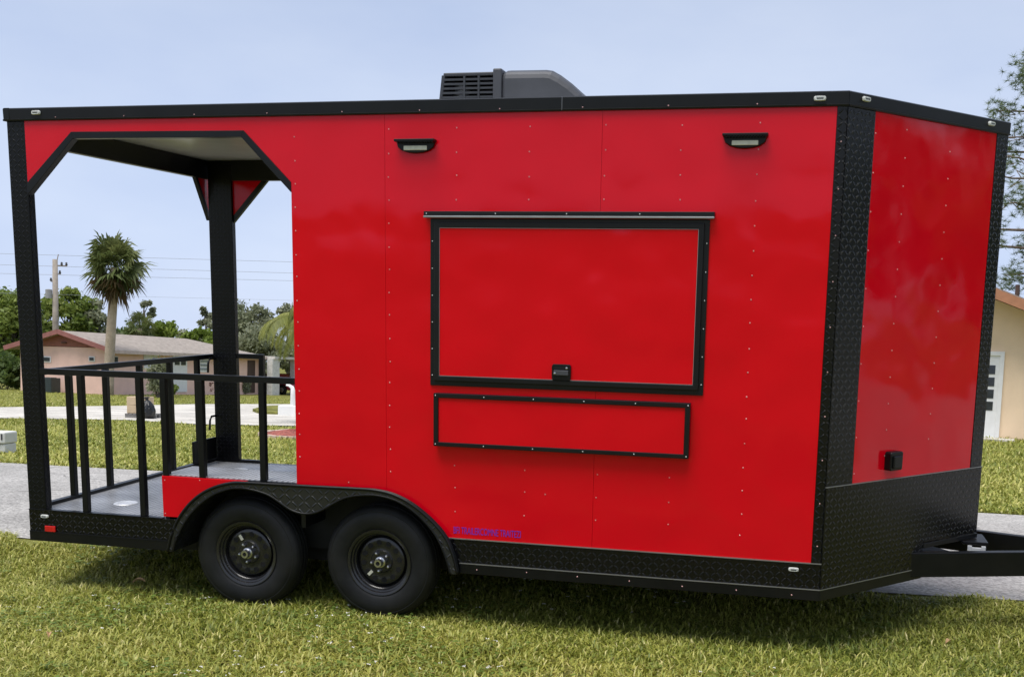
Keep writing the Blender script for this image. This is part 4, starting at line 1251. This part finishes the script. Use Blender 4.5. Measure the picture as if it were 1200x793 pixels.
shrub('low shrub at the foot of the white house door', 200, 465, 0, 14, 16, L_OAK, 33, leaf=0.12)
shrub('low pale shrub by the brown house door', 284, 462, 0, 12, 22, L_GREY, 34, leaf=0.12)
shrub('small reddish shrub under the louvred house window', 241, 462, 0, 12, 20, leaf_mat('leaf_reddish', (0.14, 0.05, 0.04), (0.26, 0.11, 0.09), (0.5, 0.4, 0.36)), 35, leaf=0.10)

# pine at the right edge
def pine(label, u, dep, vtop, seed=41):
    rs = np.random.default_rng(seed)
    b = base_at(u, dep); H = hgt(u, vtop, dep, b)
    t = thing('pine_tree', label, 'pine tree', tuple(b))
    tr = MB()
    tr.tube([(0, 0, -0.4), (0.1, 0, H*0.4), (-0.05, 0, H*0.75), (0.0, 0.0, H)], [0.30, 0.24, 0.15, 0.03], 10)
    C = []; S = []
    px = dep/FPX
    for k in range(40):
        z = H*(0.42+0.57*k/39)+rs.normal()*0.15
        az = k*2.39996+rs.normal()*0.3
        Lb = (3.4*(1-((z/H)-0.42)/0.62*0.62))*(0.75+0.5*rs.random())
        d = np.array([math.cos(az), math.sin(az), 0.0])
        p0 = np.array([0, 0, z]); pts = [p0]
        for s in (0.33, 0.66, 1.0):
            pts.append(p0+d*Lb*s+np.array([0, 0, Lb*(0.10*s-0.05*s*s)])+rs.normal(size=3)*0.10*s)
        tr.tube([tuple(q) for q in pts], [0.06, 0.045, 0.03, 0.012], 5)
        for s in (0.62, 0.8, 1.0):
            for _ in range(2):
                q = p0+d*Lb*s+rs.normal(size=3)*np.array([0.26, 0.26, 0.16])
                tr.tube([tuple(p0+d*Lb*s*0.86), tuple(q)], [0.018, 0.008], 4)
                if rs.random() < (0.22 if 0.60 < z/H < 0.76 else 0.85): C.append(q); S.append(0.30+0.16*rs.random())
    tr.build('trunk', PINEB, t, smooth=True)
    # needle tufts: bundles radiating from twig tips
    V = []; A = []
    for c, s in zip(C, S):
        sh = rs.random()
        for m in range(13):
            cc = c+rs.normal(size=3)*s*0.55
            for q in range(26):
                d = rs.normal(size=3); d[2] = d[2]*0.7+0.25; d /= np.linalg.norm(d)
                e = np.cross(d, rs.normal(size=3)); e /= np.linalg.norm(e)
                Ln = 0.15+0.09*rs.random()
                V += [cc+e*0.007, cc-e*0.007, cc+d*Ln]; A += [np.clip(0.6*sh+0.4*rs.random(), 0, 1)]*3
    np_mesh('crown', np.array(V), np.arange(len(V)), 3, L_PINE, np.array(A), t)
    return t
pine('tall open pine with bare limbs behind the peach house', 1226, 36, 78)

# ------------------------------------------------------------------ utility pole and wires
POLEM = mat('weathered_pole', (0.30, 0.26, 0.22), 0.95, var=0.2, vscale=3)
WIREM = mat('dull_wire', (0.30, 0.32, 0.36), 0.6)
DEP = 78
b = base_at(65.5, DEP); hp = hgt(66, 305, DEP, b)
pole = thing('utility_pole', 'weathered wooden utility pole with crossarms behind the pink house', 'utility pole', tuple(b), math.atan2(CW[0]-b[0], b[1]-CW[1]))
MB().tube([(0, 0, -0.5), (0, 0, hp)], [0.24, 0.17], 12).build('shaft', POLEM, pole, smooth=True)
m_ = DEP/FPX
MB().box(0.0, 13*m_, -0.06, 0.06, hp-7.5*m_, hp-6.2*m_).build('crossarm', POLEM, pole)
MB().box(0.0, 6*m_, -0.05, 0.05, hp-17*m_, hp-16*m_).build('crossarm', POLEM, pole)
MB().box(-5*m_, 0, -0.05, 0.05, hp-26*m_, hp-25*m_).build('crossarm', POLEM, pole)
MB().tube([(0.1, 0, hp-0.2), (3.5*m_, 0, hp+6*m_)], 0.035, 6).build('top_pin', POLEM, pole)
for x, z in ((12*m_, hp-6.2*m_), (7*m_, hp-6.2*m_), (5*m_, hp-16*m_), (-4.5*m_, hp-25*m_)):
    MB().lathe([(0.0, 0.0), (0.07, 0.0), (0.09, 0.08), (0.05, 0.12), (0.08, 0.18), (0.0, 0.24)], 10, (x, 0, z), axis='z').build('insulator', ACM, pole)
MB().lathe([(0.0, 0.0), (0.22, 0.0), (0.22, 0.6), (0.0, 0.65)], 14, (-0.42, 0, hp-45*m_), axis='z').build('transformer', mat('transformer_grey', (0.3, 0.3, 0.3), 0.6), pole)
for i, (va_, vb_, lab) in enumerate(((299, 307, 'topmost power line strung across the sky past the palm'), (312, 320, 'second power line from the top strung past the palm'),
                                     (322, 329, 'third power line from the top strung past the palm'), (345, 352, 'lowest thin cable strung across the sky behind the palm'))):
    pts = []
    for u in np.linspace(-160, 1400, 53):
        s = (u-65)/280
        dep = DEP+8*min(max(0, s), 1.6)
        v = va_+(vb_-va_)*s + (1.0 if i < 3 else 1.5)*0
        p = at_depth(u, v, dep); pts.append(tuple(p))
    o = MB().tube(pts, 0.013 if i < 3 else 0.008, 5).build('power_line', WIREM)
    tag(o, lab, 'power line', 'power lines on the utility pole')

# ------------------------------------------------------------------ kerbside things
CARD = mat('beige_cardboard', (0.56, 0.43, 0.28), 0.85, var=0.08)
TAPE = mat('brown_tape', (0.36, 0.26, 0.16), 0.4)
BAG = mat('black_plastic', (0.010, 0.010, 0.011), 0.25, var=0.3, bump=1.0, bscale=9, bdist=0.05)
def dup(root, loc, label=None):
    r = root.copy(); COL.objects.link(r); r.location = loc
    if label: r['label'] = label
    for chd in list(root.children):
        c = chd.copy(); COL.objects.link(c); c.parent = r
    return r
pp = ground_at(168, 490.5); dpp = depth_of(pp); m_ = dpp/FPX
rtx = np.array([CR[0], CR[1]]); rtx /= np.linalg.norm(rtx); rang = math.atan2(rtx[1], rtx[0])
PAL = mat('grey_pallet', (0.22, 0.21, 0.20), 0.9)
pal = thing('pallet', 'grey pallet lying on the side street under the cardboard boxes', 'pallet', (pp[0], pp[1], pp[2]+0.03), rang)
PW = 32*m_
for k in range(7): MB().box(-PW/2+k*PW/7, -PW/2+k*PW/7+PW/7-0.02, -0.35, 0.35, 0.09, 0.12).build('deck_board', PAL, pal)
for y in (-0.34, -0.05, 0.24): MB().box(-PW/2, PW/2-0.02, y, y+0.1, 0.0, 0.09).build('stringer', PAL, pal)
bw, bh = 11.2*m_, 9.5*m_
def cbox(i, j, lab):
    p = np.array([pp[0], pp[1]])+rtx*((-9.5+i*11.8)*m_)
    t = thing('cardboard_box', lab, 'box', (p[0], p[1], pp[2]+0.155+j*(bh+0.005)), rang+random.uniform(-.06, .06), 'cardboard boxes stacked on the pallet')
    MB().box(-bw/2, bw/2, -0.28, 0.28, 0, bh).build('carton', CARD, t, bevel=0.008)
    MB().box(-bw/2-0.002, bw/2+0.002, -0.03, 0.03, bh-0.001, bh+0.004).build('tape', TAPE, t)
    return t
cbox(0, 0, 'beige cardboard box, lower one of the stack away from the black bag')
cbox(0, 1, 'beige cardboard box, upper one of the stack away from the black bag')
cbox(1, 0, 'beige cardboard box, lower one of the stack against the black bag')
cbox(1, 1, 'beige cardboard box, upper one of the stack against the black bag')
p = np.array([pp[0], pp[1]])+rtx*(11.5*m_) + np.array([CF[0], CF[1]])*-0.45
bagt = thing('rubbish_bag', 'shiny black rubbish bag slumped beside the cardboard boxes', 'rubbish bag', (p[0], p[1], pp[2]+0.03), rang)
bg = MB(); br = 9.0*m_; bh_ = 23*m_
prof = [(0.0, 0.0), (br*0.7, 0.0), (br*0.98, bh_*0.18), (br, bh_*0.4), (br*0.85, bh_*0.66), (br*0.45, bh_*0.86), (br*0.13, bh_*0.95), (br*0.16, bh_*1.02), (br*0.35, bh_*1.10), (0.0, bh_*1.06)]
bg.lathe(prof, 26, axis='z')
bg.v = [(x*(1+0.10*math.sin(9*math.atan2(y, x)+z*6)+0.06*math.sin(4*math.atan2(y, x)-z*9)), y*(1+0.10*math.sin(9*math.atan2(y, x)+z*6)), z) for x, y, z in bg.v]
bg.build('bag', BAG, bagt, smooth=True)
MB().tube([(0, 0, bh_*0.96), (-br*0.5, 0, bh_*1.05), (-br*1.2, 0, bh_*1.0)], [0.02, 0.03, 0.008], 6).build('tie', BAG, bagt)

# white utility pedestal cut by the left edge of the picture
b = ground_at(1, 531); dep = depth_of(b); m_ = dep/FPX
ped = thing('utility_pedestal', 'low white utility pedestal standing on the lawn by the street', 'pedestal', tuple(b), rang)
WP = mat('chalky_white', (0.66, 0.66, 0.63), 0.7, var=0.08, dirt=0.12)
MB().box(-14*m_, 12*m_, -0.16, 0.16, -0.05, 12*m_).build('base', WP, ped, bevel=0.015)
MB().box(-15*m_, 12.6*m_, -0.18, 0.18, 12.4*m_, 26*m_).build('cap', WP, ped, bevel=0.02)
MB().box(8*m_, 9.5*m_, -0.19, -0.17, 17*m_, 24*m_).build('vent', ACM, ped)
MB().box(4*m_, 5.5*m_, -0.19, -0.17, 13*m_, 17*m_).build('vent', ACM, ped)
MB().box(3.5*m_, 5*m_, -0.17, -0.15, 3*m_, 8*m_).build('vent', ACM, ped)
# white planter block with a curved arm on the side street
b = ground_at(345, 488); dep = depth_of(b); m_ = dep/FPX
mbx = thing('mailbox', 'white masonry mailbox base with curved white arm by the side street', 'mailbox', tuple(b), rang)
MB().box(-16*m_, 16*m_, -0.4, 0.4, -0.1, 13*m_).build('base', WHITE, mbx, bevel=0.02)
MB().tube([(-2*m_, 0, 13*m_), (-2*m_, 0, 30*m_), (-3*m_, 0, 34*m_), (-7*m_, 0, 36.5*m_), (-10*m_, 0, 36.5*m_)], [3.0*m_, 2.8*m_, 2.2*m_, 1.6*m_, 1.2*m_], 10).build('arm', WHITE, mbx, smooth=True)
MB().prism([(-4*m_, 36*m_), (4*m_, 36*m_), (4*m_, 42*m_), (2.8*m_, 45*m_), (0, 46*m_), (-2.8*m_, 45*m_), (-4*m_, 42*m_)], -0.05, 0.75).build('letter_box', WHITE, mbx, bevel=0.01).location = (9*m_, 0, -4*m_)
# mulch bed with stone edging
c0 = ground_at(352, 511.5)
bed = thing('flower_bed', 'red mulch flower bed ringed by pale edging stones on the far lawn', 'flower bed', tuple(c0), rang)
rxb = abs(np.linalg.norm((ground_at(312, 511)-ground_at(352, 511.5))[:2])); ryb = 1.25
mm = MB(); mm.lathe([(0.0, 0.14), (0.55, 0.12), (0.9, 0.07), (0.98, -0.05)], 40, axis='z')
rr_ = np.random.default_rng(2)
mm.v = [(x*rxb, y*ryb, z+0.02*rr_.random()) for x, y, z in mm.v]
mm.build('mulch', MULCH, bed)
EDG = mat('edging_stone', (0.52, 0.40, 0.32), 0.95, var=0.2, vscale=5)
nst = 44
eb = MB().box(-0.5, 0.5, -0.5, 0.5, -0.4, 0.6).build('edging_stone', EDG, bed, bevel=0.03)
for k in range(nst):
    o = eb if k == 0 else eb.copy()
    if k: COL.objects.link(o); o.parent = bed
    th = 2*math.pi*k/nst
    o.location = (rxb*1.03*math.cos(th), ryb*1.06*math.sin(th), 0.03)
    o.rotation_euler = (0, 0, math.atan2(ryb*math.cos(th), -rxb*math.sin(th))+random.uniform(-.06, .06))
    seg = 2*math.pi*math.hypot(rxb*math.sin(th), ryb*math.cos(th))/nst
    o.scale = (seg*0.93, 0.14, 0.09+0.02*random.random())

# ------------------------------------------------------------------ grass, clover, leaves
GRASS = ramp_attr_mat('grass_blades', [(0.0, (0.085, 0.125, 0.018)), (0.25, (0.20, 0.235, 0.034)), (0.6, (0.37, 0.375, 0.075)), (0.86, (0.54, 0.50, 0.15)), (1.0, (0.70, 0.63, 0.34))], rough=0.5, translucent=0.28)
def vnoise(x, y, sc, seed):
    r = np.random.default_rng(seed); T = r.random((64, 64))
    X = x*sc; Y = y*sc; i = np.floor(X).astype(int); j = np.floor(Y).astype(int)
    fx = X-i; fy = Y-j; fx = fx*fx*(3-2*fx); fy = fy*fy*(3-2*fy)
    t = lambda a, b: T[a % 64, b % 64]
    return (t(i, j)*(1-fx)+t(i+1, j)*fx)*(1-fy)+(t(i, j+1)*(1-fx)+t(i+1, j+1)*fx)*fy
def blades(name, X, Y, lmin, lmax, wid, seed, flat=0.9, parent=None):
    rs = np.random.default_rng(seed); n = len(X)
    Z = g(X, Y)
    az = rs.random(n)*2*np.pi; ln = lmin+(lmax-lmin)*rs.random(n)**1.3
    ln *= 0.75+0.5*vnoise(X, Y, 1.6, 3)
    el = R_(18)+R_(60)*rs.random(n)**flat
    d1 = np.stack([np.cos(az)*np.cos(el), np.sin(az)*np.cos(el), np.sin(el)], 1)
    el2 = el-R_(25)-R_(45)*rs.random(n)
    d2 = np.stack([np.cos(az)*np.cos(el2), np.sin(az)*np.cos(el2), np.sin(el2)], 1)
    sd = np.stack([-np.sin(az), np.cos(az), np.zeros(n)], 1)
    w = (wid*(0.7+0.6*rs.random(n)))[:, None]
    p0 = np.stack([X, Y, Z-0.004], 1)
    p1 = p0+d1*(ln*0.55)[:, None]; p2 = p1+d2*(ln*0.5)[:, None]
    p2[:, 2] = np.maximum(p2[:, 2], Z+0.004)
    v = np.stack([p0-sd*w*0.4, p0+sd*w*0.4, p1+sd*w*0.5, p1-sd*w*0.5, p2], 1).reshape(-1, 3)
    b_ = np.arange(n)*5
    f = np.stack([b_, b_+1, b_+2, b_, b_+2, b_+3, b_+3, b_+2, b_+4], 1).ravel()
    patch = 0.5*vnoise(X, Y, 0.7, 5)+0.3*vnoise(X, Y, 2.9, 6)+0.2*vnoise(X, Y, 9, 8)
    a = np.clip(0.10+0.62*patch+0.55*(rs.random(n)-0.42), 0, 1)
    a = np.where(rs.random(n) < 0.07, 0.85+0.1*rs.random(n), a)
    o = np_mesh(name, v, f, 3, GRASS, np.repeat(a, 5), parent)
    return o
def scatter(n, x0, x1, y0, y1, seed):
    rs = np.random.default_rng(seed)
    return rs.uniform(x0, x1, n), rs.uniform(y0, y1, n)
X1, Y1 = scatter(430000, -2.6, 8.2, -2.6, 1.5, 21)
k1 = (Y1 < road_near(X1)-0.02+0.05*np.sin(X1*3.1)+0.03*np.sin(X1*11)+0.16*(vnoise(X1, Y1, 3.0, 9)-0.5))
thin = vnoise(X1, Y1, 1.15, 15)*0.6+vnoise(X1, Y1, 4.3, 16)*0.4
k1 &= (thin > 0.30) | (np.random.default_rng(77).random(len(X1)) < 0.35)
X1, Y1 = X1[k1], Y1[k1]
X2, Y2 = scatter(90000, -12, 18, -6, 1.5, 22)
k2 = (Y2 < road_near(X2)-0.02) & ~((X2 > -2.6) & (X2 < 8.2) & (Y2 > -2.6))
o = blades('front_grass', np.concatenate([X1, X2[k2]]), np.concatenate([Y1, Y2[k2]]), 0.035, 0.085, 0.008, 23)
tag(o, 'thick yellow-green grass blades of the lawn in front of the trailer', 'grass', kind='stuff')
# far lawns: sparser, broader blades
rs = np.random.default_rng(31)
n = 230000
u = rs.uniform(-90, 1290, n); dd_ = 11+55*rs.random(n)**1.9
u = np.where(rs.random(n) < 0.75, np.where(rs.random(n) < 0.7, rs.uniform(-60, 420, n), rs.uniform(1080, 1280, n)), u)
fx_ = CF[0]+CR[0]*(u-U0)/FPX; fy_ = CF[1]+CR[1]*(u-U0)/FPX
X3 = CW[0]+fx_*dd_; Y3 = CW[1]+fy_*dd_
keep = Y3 > road_far(X3)+0.02
def inside_poly(px, py, poly):
    c = np.zeros(len(px), bool); m = len(poly); j = m-1
    for i in range(m):
        xi, yi = poly[i][0], poly[i][1]; xj, yj = poly[j][0], poly[j][1]
        c ^= ((yi > py) != (yj > py)) & (px < (xj-xi)*(py-yi)/(yj-yi+1e-12)+xi); j = i
    return c
keep &= ~inside_poly(X3, Y3, list(N_)+list(F_)[::-1])
qx, qy = (X3-c0[0])*math.cos(rang)+(Y3-c0[1])*math.sin(rang), -(X3-c0[0])*math.sin(rang)+(Y3-c0[1])*math.cos(rang)
keep &= ((qx/(rxb*1.1))**2+(qy/(ryb*1.15))**2) > 1
lx, ly = (X3-Bc[0])*WX[0]+(Y3-Bc[1])*WX[1], (X3-Bc[0])*WY[0]+(Y3-Bc[1])*WY[1]
keep &= ~((lx > -0.1) & (lx < CL) & (ly > -0.1) & (ly < GW))
X3, Y3 = X3[keep], Y3[keep]
o = blades('far_grass', X3, Y3, 0.05, 0.12, 0.02, 33)
tag(o, 'short grass of the lawns across the street', 'grass', kind='stuff')
# broad-leaved weeds in patches
rs = np.random.default_rng(61)
xw, yw = rs.uniform(-2.4, 8, 26000), rs.uniform(-2.5, 1.2, 26000)
kw = (vnoise(xw, yw, 1.3, 12)*0.6+vnoise(xw, yw, 5.1, 14)*0.4 > 0.60) & (yw < road_near(xw)-0.05)
xw, yw = xw[kw], yw[kw]
nW = len(xw)
cW = np.stack([xw, yw, g(xw, yw)+0.028+0.03*rs.random(nW)], 1)
azw = rs.random(nW)*6.283; sw = 0.010+0.010*rs.random(nW)
e1_ = np.stack([np.cos(azw), np.sin(azw), 0.5*(rs.random(nW)-0.5)], 1)*sw[:, None]
e2_ = np.stack([-np.sin(azw), np.cos(azw), 0.5*(rs.random(nW)-0.5)], 1)*sw[:, None]*0.75
vW = np.stack([cW-e1_, cW+e2_*0.9-e1_*0.2, cW+e1_, cW-e2_*0.9-e1_*0.2], 1).reshape(-1, 3)
o = np_mesh('lawn_weeds', vW, np.arange(nW*4), 4, leaf_mat('weed_green', (0.09, 0.15, 0.025), (0.18, 0.26, 0.05), (0.30, 0.37, 0.10)), np.repeat(rs.random(nW), 4))
tag(o, 'small broad-leaved weeds growing in patches in the front lawn', 'weeds', kind='stuff')
# clover heads and pale scraps in the front lawn
rs = np.random.default_rng(51)
cl = MB()
nC = 0
while nC < 240:
    x, y = rs.uniform(-1.5, 8), rs.uniform(-2.4, 1.0)
    if y > road_near(x)-0.1 or vnoise(np.array([x]), np.array([y]), 1.3, 12)[0] < 0.62: continue
    nC += 1
    z = gz(x, y)+0.035+0.025*rs.random()
    for q in range(4):
        a = rs.random()*6.28; s = 0.004+0.005*rs.random()
        dx, dy = math.cos(a)*s, math.sin(a)*s
        ox, oy = rs.normal()*0.008, rs.normal()*0.008
        cl.add([(x+ox-dx, y+oy-dy, z), (x+ox+dy*.6, y+oy-dx*.6, z+0.005), (x+ox+dx, y+oy+dy, z+0.002), (x+ox-dy*.6, y+oy+dx*.6, z+0.004)], [(0, 1, 2, 3)])
o = cl.build('clover_flowers', mat('white_clover', (0.72, 0.71, 0.66), 0.7))
tag(o, 'tiny white clover heads scattered through the front lawn', 'clover', kind='stuff')
LEAFM = mat('dry_leaf', (0.42, 0.27, 0.13), 0.7, var=0.25, vscale=30)
def fallen_leaf(u, v, lab, s=0.05, az=0.3):
    p = ground_at(u, v); m_ = MB(); n = 8; vs = []
    for k in range(n+1):
        t = k/n; wv = math.sin(math.pi*t)**0.8*0.42
        for sd in (-1, 0, 1): vs.append(((t-0.5)*2*s, sd*wv*s, 0.012*abs(sd)+0.018*math.sin(t*3.0)))
    fs = []
    for k in range(n):
        for q in range(2): fs.append((k*3+q, k*3+q+1, k*3+q+4, k*3+q+3))
    o = m_.add(vs, fs).build('fallen_leaf', LEAFM, None)
    md = o.modifiers.new('thick', 'SOLIDIFY'); md.thickness = 0.002
    o.location = (p[0], p[1], gz(p[0], p[1])+0.05); o.rotation_euler = (0.1, -0.1, az)
    tag(o, lab, 'leaf')
fallen_leaf(163, 691, 'tan dry leaf lying on the grass behind the rear wheel', 0.042, 0.2)
fallen_leaf(1110, 764, 'brown dry leaf lying on the grass below the trailer nose', 0.03, 1.0)
fallen_leaf(57, 757, 'curled brown leaf lying on the open lawn behind the porch', 0.03, 2.2)
